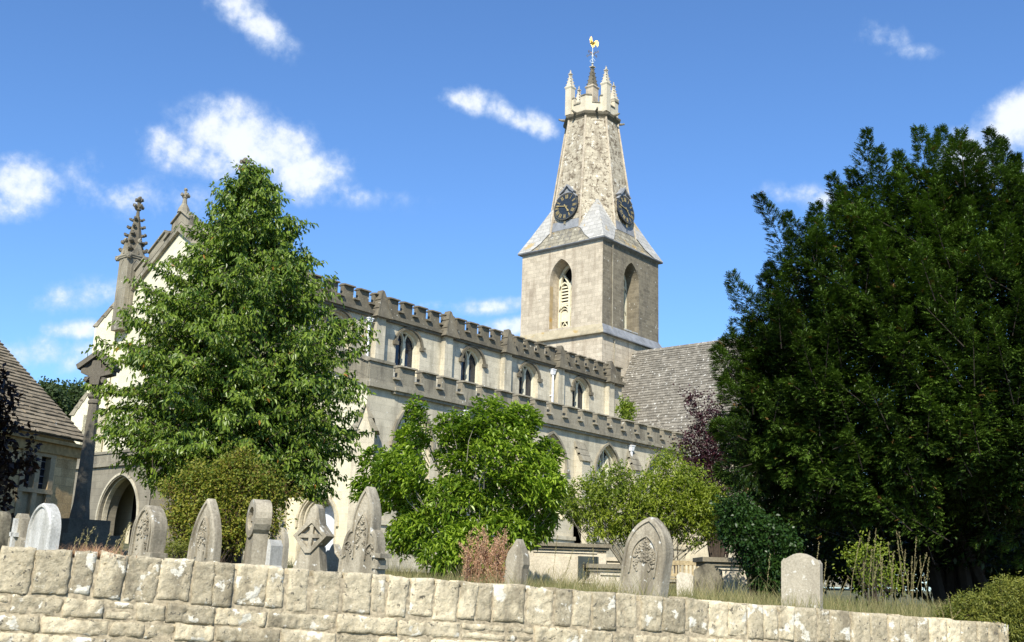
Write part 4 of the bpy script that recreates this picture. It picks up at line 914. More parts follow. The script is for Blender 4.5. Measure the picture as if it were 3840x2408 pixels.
# wheel-head cross seen nearly edge on
def wheelcross():
    xm, D = 955, 12.1; top = at(xm, 1873, D); g = gz(top[0], top[1]); H = top[2]-g; c0 = np.array([top[0], top[1], g]); az = rad(157); f = np.array([cos(az), sin(az), 0]); s_ = np.array([f[1], -f[0], 0]); s_ = -s_ if s_@RT < 0 else s_
    le = .12; c0 = c0-s_*H*le; m = lambda u, z, w: tuple(c0+s_*(u+z*le)+UPV*z+f*w)
    o = empty('headstone', c0, 'gravestone with a thick ring-shaped head on a tapering stem, right of the tall lancet stone', 'gravestone')
    R_ = .215; zc_ = H-R_; b = MB(); t = .17
    ring = lambda r, a0=0, n=20: [(r*cos(2*PI*i/n+a0), zc_+r*sin(2*PI*i/n+a0)) for i in range(n)]
    b.ribbon(m, ring(R_-.04), .085, -t, .02, closed=True); b.prism(m, ring(R_-.08), -t+.03, -.045)
    b.ribbon(m, [(0, zc_-.14), (0, zc_+.13)], .055, -.05, -.01); b.ribbon(m, [(-.13, zc_), (.13, zc_)], .055, -.05, -.012)
    b.build('ring_head', GRAVE, o)
    s2 = MB(); s2.prism(m, [(-.36, -.3), (-.36, .1), (-.24, .2), (-.15, zc_-.1), (.13, zc_-.1), (.16, .3), (.26, .18), (.34, .1), (.34, -.3)], -t, .0); s2.build('stem', GRAVE, o)
wheelcross()
o, m, W, H = headstone(968, 1042, 2022, 12.0, 'shoulder', GRAVEW, 'low pale gabled stone with a moulded ledge right of the ring-headed gravestone', az=190, t=.2, lean=.08, kneel=True, panel=False)
headstone(1003, 1082, 1950, 13.6, 'lancet', GRAVEO, 'slim buff pointed headstone behind the low gabled stone', az=182, t=.09, lean=.02)
def diamond():
    xm, D = 1182, 12.1; top = at(xm, 1890, D); g = gz(top[0], top[1]); H = top[2]-g; c0 = np.array([top[0], top[1], g]); az = rad(200); f = np.array([cos(az), sin(az), 0]); s_ = np.array([f[1], -f[0], 0]); s_ = -s_ if s_@RT < 0 else s_
    le = .08; c0 = c0-s_*H*le; t = .17; m = lambda u, z, w: tuple(c0+s_*(u+z*le)+UPV*z+f*w)
    o = empty('headstone', c0, 'gravestone with a thick diamond-shaped openwork cross head', 'gravestone')
    zc_ = H-.36; d = .215; b = MB()
    dia = lambda k: [(-d*k, zc_), (-.03*k, zc_+d*k*.85), (0, zc_+d*k*.9), (.03*k, zc_+d*k*.85), (d*k, zc_), (.02, zc_-d*k*.9), (-.02, zc_-d*k*.9)]
    b.ribbon(m, dia(.88), .055, -t, .02, closed=True); b.prism(m, dia(.86), -t+.02, -.04); b.prism(m, [(-.11, zc_+.10), (.11, zc_+.10), (.05, H-.05), (0, H), (-.05, H-.05)], -t+.02, .0)
    b.ribbon(m, [(-.17, zc_), (.17, zc_)], .045, -.05, .0); b.ribbon(m, [(0, zc_-.16), (0, zc_+.28)], .045, -.05, .001)
    b.build('cross_head', GRAVE, o)
    s2 = MB(); s2.prism(m, [(-.30, -.3), (-.28, .02), (-.10, zc_-.12), (.12, zc_-.12), (.22, .16), (.30, .12), (.31, -.3)], -t, -.01); s2.build('stem', GRAVE, o)
diamond()
headstone(1212, 1288, 2040, 12.5, 'shallow', GRAVEO, 'low reddish headstone between the diamond cross and the large trefoil headstone', az=190, t=.1, lean=.02, panel=False)
headstone(1284, 1462, 1822, 12.0, 'trefoil', GRAVE, 'largest trefoil-headed gothic headstone with carved leaves, centre left', az=186, t=.16, lean=.07, kneel=True, carve=[(0, .74, .085, .20, 90), (-.17, .54, .07, .09, 30), (.17, .54, .07, .09, 30)])
headstone(1890, 1986, 2020, 12.4, 'obelisk', GRAVE, 'small grey headstone with a pointed top beside the rusty dead plants', az=184, t=.13, lean=.09, panel=False)
headstone(2342, 2528, 1933, 12.35, 'gothic', GRAVE, 'big pointed headstone with carved ivy, leaning right over the wall', az=184, t=.2, lean=.165, carve=[(0, .66, .15, .22, 170)])
headstone(2926, 3076, 2074, 13.3, 'shallow', GRAVEO, 'plain headstone with a shallow curved top and orange lichen beneath the yew', az=190, t=.14, lean=.03, panel=False)
headstone(2600, 2706, 2114, 17.2, 'shallow', GRAVED, 'mottled black and grey headstone by the pale tomb at the edge of the yew', az=205, t=.16, lean=-.01, panel=False)
headstone(2536, 2600, 2146, 16.6, 'flat', TOMB, 'low square pale stone in front of the wooden bench', az=205, t=.1, panel=False)

# ---------------------------------------------------------------- chest tombs
def chest(px0, px1, pl, pb, D, yaw, L, Wd, label, lidh=.12, lid=TOMBLID, oh=.13, scroll=False, plaque=False):
    a = at((px0+px1)/2, pl, D); c = np.array([a[0], a[1]]); g = min(gz(*c), at((px0+px1)/2, pb, D)[2]+.05); H = a[2]-g
    e1 = np.array([cos(rad(yaw)), sin(rad(yaw))]); e2 = np.array([-e1[1], e1[0]])
    o = empty('chest_tomb', (*c, g), label, 'tomb')
    B = lambda mb, u0, u1, v0, v1, z0, z1: mb.hexa([(*(c+e1*u+e2*v), g+z) for z in (z0, z1) for u, v in ((u0,v0), (u1,v0), (u1,v1), (u0,v1))])
    b = MB(); B(b, -L/2, L/2, -Wd/2, Wd/2, -.4, H-lidh)
    for sx in (-1, 1):
        for sy in (-1, 1): u = sx*(L/2-.06); v = sy*(Wd/2-.06); B(b, u-.09, u+.09, v-.09, v+.09, -.4, H-lidh-.02)
    B(b, -L/2-.05, L/2+.05, -Wd/2-.05, Wd/2+.05, -.4, .08); B(b, -L/2-.03, L/2+.03, -Wd/2-.03, Wd/2+.03, H-lidh-.06, H-lidh)
    for k_ in range(3):
        u = (k_-1)*L/3.3
        for v in (-Wd/2-.02, Wd/2+.02): B(b, u-L*.12, u+L*.12, min(v, v*.97), max(v, v*.97), .16, H-lidh-.14)
    b.build('chest', TOMB, o)
    l = MB(); B(l, -L/2-oh, L/2+oh, -Wd/2-oh, Wd/2+oh, H-lidh*.55, H); B(l, -L/2-oh*.6, L/2+oh*.6, -Wd/2-oh*.6, Wd/2+oh*.6, H-lidh, H-lidh*.55)
    l.build('lid', lid, o)
    if plaque:
        p = MB(); B(p, .25, .62, -Wd/2-.055, -Wd/2-.035, .2, H-lidh-.12); B(p, L*.36, L*.42, -Wd/2-.055, -Wd/2-.035, .2, H-lidh-.12); p.build('dark_panel', plain('verdigris_panel', (.03,.04,.036), .6), o)
    if scroll:
        for sx in (-1, 1):
            for sy in (-1, 1):
                s_ = MB()
                for zz, rr_ in ((.18, .14), (H-lidh-.2, .12)):
                    cc_ = c+e1*sx*(L/2-.02)+e2*sy*(Wd/2-.02); s_.tube([(*cc_, g+zz-.12), (*(cc_+e1*sx*.08+e2*sy*.08), g+zz), (*cc_, g+zz+.12)], [.08, rr_, .08], 8)
                s_.build('scroll', TOMB, o)
chest(1985, 2240, 2040, 2190, 21.0, -48, 1.55, .9, 'grey chest tomb with dark mossy lid and dark panel behind the small pointed headstone', plaque=True)
chest(2230, 2360, 2118, 2215, 18.2, -48, .78, .6, 'small cream tomb with scrolled carved ends left of the big leaning headstone', scroll=True, oh=.1)
chest(2305, 2420, 2094, 2200, 26, -48, 1.1, .8, 'chest tomb with a pale lid partly behind the big leaning headstone', lid=TOMB, lidh=.16)
chest(2655, 2790, 2094, 2230, 18.6, -50, .75, .75, 'pale chest tomb with a moulded lid against the dark holly', lidh=.14)
# bench
bc = at(2590, 2125, 21.5); bg_ = gz(bc[0], bc[1]); be = np.array([cos(rad(-52)), sin(rad(-52)), 0]); bn = np.array([be[1], -be[0], 0])
bo3 = empty('park_bench', (bc[0], bc[1], bg_), 'weathered wooden slatted bench among the tombs behind the mottled headstone', 'bench')
bz = max(bc[2]-bg_, .8)
def bbx(mb, u0, u1, w0, w1, z0, z1):
    mb.hexa([tuple(np.array([bc[0], bc[1], bg_])+be*u+bn*w+UPV*z) for z in (z0, z1) for u, w in ((u0,w0), (u1,w0), (u1,w1), (u0,w1))])
k = MB(); bbx(k, -.85, .85, -.03, .03, bz-.09, bz); bbx(k, -.85, .85, -.02, .02, .48, .54)
for i in range(20): u = -.80+i*.084; bbx(k, u-.018, u+.018, -.012, .012, .54, bz-.09)
k.build('backrest', WOOD, bo3); k = MB()
for i in range(5): bbx(k, -.85, .85, .06+i*.1, .14+i*.1, .42, .45)
k.build('seat', WOOD, bo3)
for u in (-.82, .82):
    for w_ in (0, .5): k = MB(); bbx(k, u-.03, u+.03, w_-.03, w_+.03, -.1, (.44 if w_ else bz-.02)); k.build('leg', WOOD, bo3)
    k = MB(); bbx(k, u-.035, u+.035, 0, .55, .62, .66); k.build('armrest', WOOD, bo3)

# ---------------------------------------------------------------- foliage
def unit(v): return v/(np.linalg.norm(v, axis=-1, keepdims=True)+1e-9)
def leafmesh(name, P, A, Nn, L, W, tint, mat, parent, kind='fold', origin=None, droop=.25):
    """P base points, A axis, Nn normal hints, L and W lengths (arrays)"""
    n = len(P); A = unit(A); B = unit(np.cross(A, Nn)); C = np.cross(B, A); L = np.broadcast_to(np.asarray(L, float), (n,))[:, None]; W = np.broadcast_to(np.asarray(W, float), (n,))[:, None]
    b = P; tp = P+A*L-UPV*L*droop*.5; f = .22*W
    if kind == 'fold':
        l1 = P+A*L*.32+B*W*.5+C*f; l2 = P+A*L*.68+B*W*.40+C*f-UPV*L*droop*.2; r1 = P+A*L*.32-B*W*.5+C*f; r2 = P+A*L*.68-B*W*.40+C*f-UPV*L*droop*.2
        V = np.stack([b, l1, l2, tp, b, tp, r2, r1], 1).reshape(-1, 3); k = 4; tt = np.repeat(tint, 2)
    elif kind == 'quad':
        l = P+A*L*.45+B*W*.5; r = P+A*L*.45-B*W*.5
        V = np.stack([b, l, tp, r], 1).reshape(-1, 3); k = 4; tt = tint
    elif kind == 'tri':
        V = np.stack([P-B*W*.5, P+B*W*.5, tp], 1).reshape(-1, 3); k = 3; tt = tint
    return npmesh(name, V, k, tt, mat, parent, origin)
def rnd(n): return unit(RS.normal(size=(n, 3)))
def interp(tab, x): 
    xs = [t[0] for t in tab]; return [float(np.interp(x, xs, [t[i] for t in tab])) for i in range(1, len(tab[0]))]

# --- big cherry
D0 = 20.0; ctr = at(890, 1900, D0); tg = gz(ctr[0], ctr[1]); cherry = empty('cherry_tree', (ctr[0], ctr[1], tg), 'tall conical cherry tree with drooping green leaves in front of the west gable', 'tree')
tab = [(628,925,965),(665,875,1005),(700,800,1050),(760,770,1075),(850,700,1130),(900,650,1160),(1000,590,1190),(1060,540,1300),(1100,520,1320),(1160,460,1380),(1230,420,1388),(1300,365,1400),(1400,350,1400),(1500,345,1415),(1600,330,1400),(1700,350,1380),(1780,440,1330),(1850,560,1290),(1890,760,1230)]
tab = [(at(900, y, D0)[2], (l-925+(y-1200)*-.075*0)/FL*D0, (r-925)/FL*D0) for y, l, r in tab][::-1]
zlo, zhi = tab[0][0], tab[-1][0]
topp = at(948, 610, D0); basep = np.array([ctr[0], ctr[1], tg])
tm = MB(); tpts = [basep+(topp-basep)*f+np.array([.05*sin(7*f), .05*cos(5*f), 0]) for f in np.linspace(0, 1, 14)]
tm.tube(tpts, [.19*(1-f)**.8+.012 for f in np.linspace(0, 1, 14)], 8)
def taxis(z): f = (z-tg)/(topp[2]-tg); return basep+(topp-basep)*f
axc = at(925, 1200, D0)
LP, LA = [], []; 
NL = 290
for i in range(NL):
    f = (i+.5)/NL; zt = zlo+.10+(zhi-zlo-.10)*(f**1.22); l, r = interp(tab, zt); az = i*2.399+random.uniform(-.4, .4)
    ca = cos(az); rr = (r if ca > 0 else -l); side = .5*(abs(l)+r); reach = (min(max(abs(rr), .8*side), 3.0)-.08)*random.choice([random.uniform(.62,.9), random.uniform(.85,1.02), random.uniform(.9,1.12)])*(.86 if ca < -.2 else 1)
    dirh = RT*ca+FW*sin(az); rel = (zt-zlo)/(zhi-zlo); rise_ = reach*(.05+.75*rel**1.2)
    ctrx = (axc-EYE)@RT; c_ = np.array([*(taxis(zt)[:2]), 0]); z0 = max(zt-rise_, zlo-.5)
    tip = np.array([axc[0], axc[1], 0]); tip = np.array([*( (taxis(zt)*.35+axc*.65)[:2]), 0])+dirh*reach+UPV*zt
    if rel > .75: tip = np.array([*taxis(zt)[:2], 0])+dirh*reach*.95+UPV*zt
    st = taxis(z0); pts = []
    for s_ in np.linspace(0, 1, 8):
        p = st+(tip-st)*s_; p = p+UPV*(.10*reach*sin(PI*s_)); pts.append(p)
    tm.tube(pts, [max(.006, .035*(reach/2.5)*(1-s_)) for s_ in np.linspace(0, 1, 8)], 4)
    nt = int(8+15*reach/2.5)
    for j in range(nt):
        s_ = .18+.82*((j+random.random())/nt)**.8; k_ = min(6, int(s_*7)); fr = s_*7-k_; base = pts[k_]+(pts[k_+1]-pts[k_])*fr
        sgn = 1 if j % 2 else -1; lat = np.cross(dirh, UPV)*sgn; ln = random.uniform(.22, .62)*(1-.45*s_)*min(1, .45+reach/2.2)
        if j == nt-1: lat = dirh*.1; ln = .3
        td = unit(dirh*random.uniform(.35, .9)+lat*random.uniform(.3, 1)+UPV*random.uniform(-.45, .55+.5*rel)); e = base+td*ln-UPV*ln*ln*.25
        tm.tube([base, (base+e)/2+UPV*.02, e], [.006, .005, .003], 3, cap=False)
        nl = int(ln/.022)+4
        for q in range(nl):
            g = q/nl; p = base+(e-base)*g+UPV*.02*4*g*(1-g); LP.append(p+RS.normal(size=3)*.03); LA.append(unit(np.cross(td, UPV)*(1 if q % 2 else -1)*.55+td*.45-UPV*random.uniform(.1, 1.5)+RS.normal(size=3)*.25))
for i in range(1500):     # inner twigs near the trunk
    zt = zlo+.2+(zhi-zlo-1.2)*random.random()**1.3; l, r = interp(tab, zt); a_ = random.random()*2*PI; q = math.sqrt(random.random())*.72*(r-l)/2
    c_ = np.array([axc[0], axc[1], 0])*.8+np.array([*taxis(zt)[:2], 0])*.2; p0 = c_+(RT*cos(a_)+FW*sin(a_))*q+UPV*zt; td = unit(RS.normal(size=3)+UPV*.2)
    tm.tube([p0-td*.12, p0+td*.22], [.006, .003], 3, cap=False)
    for k_ in range(15): LP.append(p0+td*random.uniform(-.1, .25)+RS.normal(size=3)*.05); LA.append(unit(RS.normal(size=3)-UPV*.8))
LP = np.array(LP); LA = np.array(LA); n = len(LP); print('cherry leaves', n)
tm.build('trunk', BARK, cherry)
pat = np.array([mnoise.noise(Vector(p*1.6)) for p in LP[::1]])*.25+.45
leafmesh('crown', LP, LA, unit(rnd(n)*.7-FW*.6+UPV*.5), RS.uniform(.065,.118,n), RS.uniform(.028,.046,n), np.clip(pat+RS.normal(size=n)*.22, 0, .9)+(RS.rand(n) < .015)*.3, CHERRYL, cherry, 'fold', droop=.35)

# --- generic bushes made of twigs ending in tufts
def inpoly(px, py, poly):
    c = False; j = len(poly)-1
    for i in range(len(poly)):
        if (poly[i][1] > py) != (poly[j][1] > py) and px < (poly[j][0]-poly[i][0])*(py-poly[i][1])/(poly[j][1]-poly[i][1])+poly[i][0]: c = not c
        j = i
    return c
def project(P):
    v = (np.asarray(P)-EYE) @ M.T; return np.stack([1920+FL*v[:, 0]/v[:, 2], 1204+FL*v[:, 1]/v[:, 2]], 1)
def lobes(specs, D, ntip, depthk=.8, shell=.55):
    """specs: (px,py,rx,ry) lobes of the crown surveyed at distance D -> points in 3-D ellipsoids, weighted outwards"""
    ar = np.array([s[2]*s[3] for s in specs], float); cnt = RS.multinomial(ntip, ar/ar.sum()); out = []; nr = []
    for s, k in zip(specs, cnt):
        c = at(s[0], s[1], D+(s[4] if len(s) > 4 else 0)); d = rnd(k); r = RS.uniform(0, 1, k)**(1/3.); r = shell+(1-shell)*r if shell > .5 else r
        r = np.where(RS.rand(k) < .75, np.clip(RS.normal(.86, .12, k), .2, 1.12), RS.rand(k)**.5)
        rx = s[2]/FL*D; ry = s[3]/FL*D; rz = depthk*rx
        p = c+(d[:, :1]*rx*RT+d[:, 1:2]*rz*FW+d[:, 2:]*ry*UPV)*r[:, None]; out.append(p); nr.append(unit(d[:, :1]/rx*RT+d[:, 1:2]/rz*FW+d[:, 2:]/ry*UPV))
    return np.concatenate(out), np.concatenate(nr)
def stems(mb, base, ends, r0, n=5, nseg=5, bend=.25):
    for e in ends:
        m_ = base+(e-base)*np.array([.35, .35, .55])+RS.normal(size=3)*bend*.4; pts = []
        for s_ in np.linspace(0, 1, nseg): pts.append((1-s_)**2*base+2*s_*(1-s_)*m_+s_*s_*e)
        mb.tube(pts, [max(.004, r0*(1-s_)**.9) for s_ in np.linspace(0, 1, nseg)], n, cap=False)
def gpoint(px, py, D): a = at(px, py, D); return np.array([a[0], a[1], gz(a[0], a[1])])

# --- glossy magnolia-like shrub, centre
Dm = 17.5; mg = gpoint(1760, 2100, Dm); mag = empty('magnolia_shrub', mg, 'bright green glossy-leaved small tree with pale stems in front of the aisle', 'tree')
specs = [(1560,1540,38,62),(1545,1640,62,60),(1500,1760,95,95),(1400,1740,62,75),(1350,1830,40,45),(1420,1860,80,60),(1560,1880,100,95),(1690,1600,70,70),(1730,1720,100,100),(1850,1560,95,80),(1780,1620,90,80),(1960,1580,70,70),(1900,1700,120,110),(2050,1700,62,70),(2030,1800,85,85),(1890,1860,130,110),(1700,1880,110,100),(1560,1990,90,80),(1740,2030,110,85),(1900,2000,110,90),(2020,1940,75,90),(1650,2090,90,60),(1840,2100,90,50),(1500,2010,60,70),(2070,1850,50,60)]
specs = [(a, b, c*1.02, d*1.0, (hash((a, b)) % 7-3)*.12) for a, b, c, d in specs]
tip, nr = lobes(specs, Dm, 4600, .8); tip = tip[tip[:, 2] > mg[2]-.1]; n_ = len(tip)
mb = MB(); stems(mb, mg, [at(px, py, Dm+dd+.45) for px, py, dd in ((1560,1560,0),(1500,1800,-.3),(1400,1800,.2),(1700,1650,.3),(1850,1550,0),(1960,1620,-.2),(2040,1760,.2),(1900,1880,-.4),(1750,1750,.5),(1620,1850,-.5),(1980,1950,-.3),(1820,1680,-.3),(1700,1950,-.7),(1550,1950,.3))], .055, 7, 9, .5)
sub = tip[RS.choice(n_, 260, False)]
for e in sub:
    b0 = mg+(e-mg)*.8+RS.normal(size=3)*.08+FW*.1; mb.tube([b0, (b0+e)/2+RS.normal(size=3)*.03, e+FW*.05], [.009, .007, .004], 4, cap=False)
mb.build('trunk', BARKP, mag)
K = 7; ctrm = at(1760, 1850, Dm); outd = unit(unit(tip-ctrm)*.7+UPV*.45-FW*.2+RS.normal(size=tip.shape)*.45)
a1 = unit(np.cross(outd, RS.normal(size=tip.shape))); a2 = np.cross(outd, a1); P, A, T = [], [], []
pt = np.array([mnoise.noise(Vector(p*1.3)) for p in tip])*.3+.42
for k in range(K):
    th = 2*PI*k/K+RS.uniform(-.3,.3,n_); el = RS.uniform(.05,.9,n_)
    d = unit(a1*np.cos(th)[:, None]+a2*np.sin(th)[:, None]+outd*el[:, None]); P.append(tip+d*.012-outd*RS.uniform(0,.10,n_)[:, None]); A.append(d); T.append(np.clip(pt+.18*el+RS.normal(size=n_)*.2, 0, 1))
P = np.concatenate(P); A = np.concatenate(A); T = np.concatenate(T); nn = len(P)
leafmesh('crown', P, A, unit(UPV*1.0+rnd(nn)*.45), RS.uniform(.065,.13,nn), RS.uniform(.030,.050,nn), T, MAGL, mag, 'fold', droop=.45)

def bush(name, label, cat, base, D, specs, ntip, per, L, W, mat, nst=14, r0=.03, bark=BARK, depthk=.8, spread=.07, kind='quad', droop=.3, crown='crown', updir=.3, sc=1.4, tstd=.15, hang=.0, group=None, cut=True, tmean=.45):
    b0 = gpoint(*base) if cut else np.array(base[:3]); o = empty(name, b0, label, cat, group)
    tip, nr = lobes(specs, D, ntip, depthk)
    if cut: k = tip[:, 2] > b0[2]-.2; tip, nr = tip[k], nr[k]
    if name == 'copper_beech_tree': q = project(tip); k = ~((q[:, 0] > -130) & (q[:, 1] < 1370)); tip, nr = tip[k], nr[k]
    mb = MB(); stems(mb, b0, tip[RS.choice(len(tip), nst, False)], r0, 5, 7, .3)
    far = tip[RS.choice(len(tip), min(len(tip), nst*8), False)]
    for e in far:
        q = b0+(e-b0)*.7+RS.normal(size=3)*.08; mb.tube([q, e], [.006, .003], 3, cap=False)
    mb.build('trunk', bark, o)
    n = len(tip); tw = unit(nr*.7+UPV*updir+rnd(n)*.6); ln = RS.uniform(.5, 1.3, n)*spread*2
    P, A, T = [], [], []; base_t = np.array([mnoise.noise(Vector(p*sc)) for p in tip])*.35+tmean
    for k in range(per):
        g = (k+RS.rand(n))/per; P.append(tip+tw*(g*ln)[:, None]+RS.normal(size=(n, 3))*spread*.25); A.append(unit(tw*.5+rnd(n)-UPV*hang)); T.append(np.clip(base_t+RS.normal(size=n)*tstd, 0, 1))
    P = np.concatenate(P); A = np.concatenate(A); T = np.concatenate(T); m_ = len(P)
    leafmesh(crown, P, A, unit(rnd(m_)+UPV*.5), RS.uniform(.75, 1.3, m_)*L, RS.uniform(.8, 1.2, m_)*W, T, mat, o, kind, droop=droop)
    return o, b0, tip
# yellow-green thin shrub before the aisle
bush('crab_apple_tree', 'loose yellow-green small tree below the aisle windows, left of the yew', 'tree', (2400, 2080, 22), 22,
     [(2140,1900,45,45),(2190,1880,70,65),(2270,1830,75,55),(2330,1910,110,80),(2240,1960,60,60),(2430,1850,105,65),(2500,1770,34,30),(2480,1725,26,22),(2330,1770,36,24),(2540,1880,110,90),(2640,1900,100,80),(2440,1960,110,60),(2600,1980,90,60),(2700,1950,50,70),(2400,1990,40,50),(2580,1800,60,50),(2340,1990,60,30)],
     2200, 13, .074, .033, YELL, nst=26, r0=.045, bark=BARKP, spread=.11, hang=.4, updir=.5)
bush('young_sapling', 'thin light green sprig growing at the foot of the aisle in front of the transept', 'shrub', (2540, 1990, 30), 30, [(2545,1700,35,14),(2490,1735,16,18),(2560,1735,18,12)], 60, 12, .085, .04, YELL, nst=3, r0=.02, spread=.12)
bush('corner_ivy', 'small green plant rooted high in the corner of clerestory and transept roof', 'plant', (54.1, 35.9, 10.6), 60, [(2342,1530,13,26),(2350,1550,20,22)], 60, 12, .20, .09, YELL, nst=3, r0=.03, spread=.22, cut=False)
# copper shrub by the transept
bush('copper_plum_tree', 'purple-leaved tree between the transept roof and the yew', 'tree', (2690, 2060, 28), 28,
     [(2600,1500,26,22),(2640,1540,50,36),(2680,1590,60,50),(2700,1680,70,70),(2640,1640,55,40),(2580,1690,36,26),(2620,1760,60,60),(2680,1800,80,80),(2640,1860,50,50),(2740,1880,60,70),(2720,1960,50,60),(2590,1650,30,20),(2640,1720,60,50),(2610,1800,40,50)], 850, 13, .075, .045, PURPL, nst=22, r0=.05, spread=.18, depthk=.6)
# brown-green shrub, left
o_, b_, tp_ = bush('seeding_shrub', 'brown and green shrub with seed heads below the big green tree', 'shrub', (820, 2120, 13.6), 13.6,
     [(725, 1918, 51, 42), (674, 1970, 34, 51), (775, 1878, 55, 42), (886, 1828, 51, 59), (899, 1753, 22, 38), (821, 1783, 18, 34), (950, 1808, 34, 25), (729, 1828, 25, 22), (821, 1948, 85, 80), (913, 1928, 72, 72), (968, 1888, 38, 34), (987, 1950, 29, 38), (766, 2010, 76, 59), (867, 2020, 80, 59), (941, 2000, 38, 42), (702, 2060, 51, 34), (987, 1788, 34, 17), (922, 1960, 51, 76), (900, 1735, 18, 40), (1060, 1850, 22, 12), (1110, 1870, 26, 10), (640, 1850, 16, 30)]+[(840+185*cos(a_), 1970-165*abs(sin(a_))+50*cos(7*a_), 10+5*(k_ % 3), 40-6*(k_ % 3)) for k_ in range(26) for a_ in (k_*PI/25,) for _ in (0,) if k_ % 5],
     2500, 13, .042, .024, BROWNL, nst=40, r0=.02, spread=.12, updir=.9, tstd=.26, tmean=.5)
k = tp_[RS.rand(len(tp_)) < .42]; n = len(k); P = np.repeat(k, 26, 0)+RS.normal(size=(n*26, 3))*np.array([.05, .05, .055])+UPV*.05
leafmesh('seed_head', P, rnd(len(P))+UPV*.4, rnd(len(P)), .018, .010, RS.rand(len(P)), BROWNS, o_, 'quad')
# pale low bush at its foot
bush('low_shrub', 'small pale green plant at the foot of the brown shrub just above the wall', 'shrub', (690, 2110, 13.2), 13.2, [(680,2075,60,26),(740,2080,50,24)], 240, 12, .03, .012, JUNI, nst=10, r0=.01, spread=.05)
# holly
bush('holly_bush', 'dark glossy holly bush at the left foot of the yew', 'shrub', (2830, 2220, 16.8), 16.8,
     [(2790,1985,75,75),(2860,2040,85,85),(2870,2110,70,70),(2920,2140,60,60),(2760,1920,60,50),(2930,2050,55,60),(2890,2190,60,45),(2740,1980,40,40)], 1900, 12, .055, .032, HOLLY, nst=16, r0=.03, spread=.08)
# lit bush in the shade of the yew, with juniper at the right corner
bush('hazel_bush', 'sunlit pale green bush in the dark gap beneath the yew', 'shrub', (3280, 2230, 16.2), 16.2, [(3270,2090,45,50),(3240,2140,60,60),(3310,2150,50,60)], 150, 11, .05, .026, YELL, nst=10, r0=.02, spread=.14)
bush('juniper_bush', 'low yellow-green conifer bush at the bottom right corner behind the wall end', 'shrub', (3760, 2400, 13.6), 13.6, [(3700,2300,120,60),(3620,2330,90,40),(3800,2260,100,70),(3880,2320,110,120),(3780,2360,110,60),(3560,2330,50,24)], 2600, 14, .045, .014, JUNI, nst=30, r0=.02, spread=.07, updir=.6)
# copper beech, upper left, mostly out of the picture; unseen lobes shaped to shade the cross
o_, b_, _ = bush('copper_beech_tree', 'dark copper-leaved boughs reaching in at the left edge before the cottage', 'tree', (-560, 2100, 21), 21,
     [(-40,1480,60,60),(-30,1620,70,70),(-80,1720,90,90),(70,1750,70,22),(-10,1800,50,60),(-80,1850,70,80),(0,1900,36,30),(110,1690,40,14),(30,1560,40,16),(-230,1650,180,200)]+[(*project([(x, y, z)])[0], r, r, np.dot(M[2], np.array([x, y, z])-EYE)-21) for x, y, z, r in ((4.2,19.5,8.5,420),(5.2,22.6,9.0,430),(5.3,19.2,9.4,380),(2.8,17.5,9.0,200),(2.6,20.5,6.5,380),(6.0,20.4,5.4,215))], 6000, 13, .13, .085, COPPER, nst=60, r0=.10, spread=.16, depthk=.95)
# distant trees, left
for i, (px, py, rx, ry, D, lab) in enumerate([(235,1530,70,100,72,'dark distant tree behind the cottage roof, left of the cross'), (310,1520,75,90,80,'distant round tree behind the stone cross shaft'), (170,1500,45,50,66,'slim distant treetop showing over the cottage roof slope')]):
    bush('distant_tree', lab, 'tree', (px, 2090, D), D, [(px, py, rx*.7, ry*.7), (px-rx*.5, py+ry*.5, rx*.7, ry*.6), (px+rx*.5, py+ry*.4, rx*.7, ry*.6), (px, py+ry, rx, ry)], 1500, 9, .26, .15, FARL, nst=14, r0=.3, spread=.4, group='distant trees', depthk=1)

# --- yew
Dy = 17.5; yg = gpoint(3600, 2200, Dy+3.5); yew = empty('yew_tree', yg, 'huge dark green yew tree filling the right side', 'tree')
tips = [(2750,1018,2900,1330),(2852,728,3010,1120),(2975,800,3040,1050),(3060,770,3090,1000),(3112,660,3230,960),(3240,495,3300,860),(3380,570,3400,830),(3290,560,3330,900),(3450,480,3500,830),(3555,482,3610,830),(3640,540,3680,800),(3700,492,3770,820),(3800,590,3860,850),(3900,560,3960,900),(2718,1270,2860,1450),(2668,1310,2800,1480),(2885,985,2990,1200),(2860,1040,2960,1260),(2700,1420,2820,1560),(2672,1600,2800,1650),(2690,1780,2820,1740),(2960,880,3060,1080),(3190,640,3250,900),(3510,520,3540,800),(3600,500,3620,700),(3750,530,3780,700),(3160,700,3200,900)]
SP, SA, SF = [], [], []; ym = MB()
def plume(a, b, r, nsp, drp=.0):
    """a tip, b root; a tapering bough clothed in sprays"""
    ax = a-b; L_ = np.linalg.norm(ax); axu = ax/L_; f = RS.rand(nsp)**.85; d = rnd(nsp); d -= (d@axu)[:, None]*axu; d = unit(d); rad_ = r*(1-f*.93)*np.clip(RS.normal(.82, .2, nsp), .1, 1.15)
    wob = .06*np.sin(f*9+RS.rand()*6)[:, None]*np.cross(axu, RS.normal(size=3)); p = b+ax*f[:, None]+d*rad_[:, None]+wob
    SF.append(f); SP.append(p); SA.append(unit(d*.9+axu*(.35+.5*f[:, None])-UPV*drp)); ym.tube([b, b+ax*.5, a-ax*.03], [.009, .006, .003], 3, cap=False)
for (tx, ty, bx, by) in tips:
    dd = random.uniform(-.6, 1.2); a, b = at(tx, ty, Dy+dd+.3), at(bx, by, Dy+dd); plume(a, b, .36+.1*random.random(), 560)
poly = [(2700,1400),(2755,1160),(2850,1060),(2920,940),(3020,840),(3150,720),(3260,620),(3400,580),(3500,550),(3700,550),(3900,600),(4200,750),(4200,2000),(3720,1850),(3640,1780),(3520,1850),(3400,1830),(3330,1960),(3160,1990),(3000,1960),(2880,2030),(2790,1930),(2720,1800),(2690,1600)]
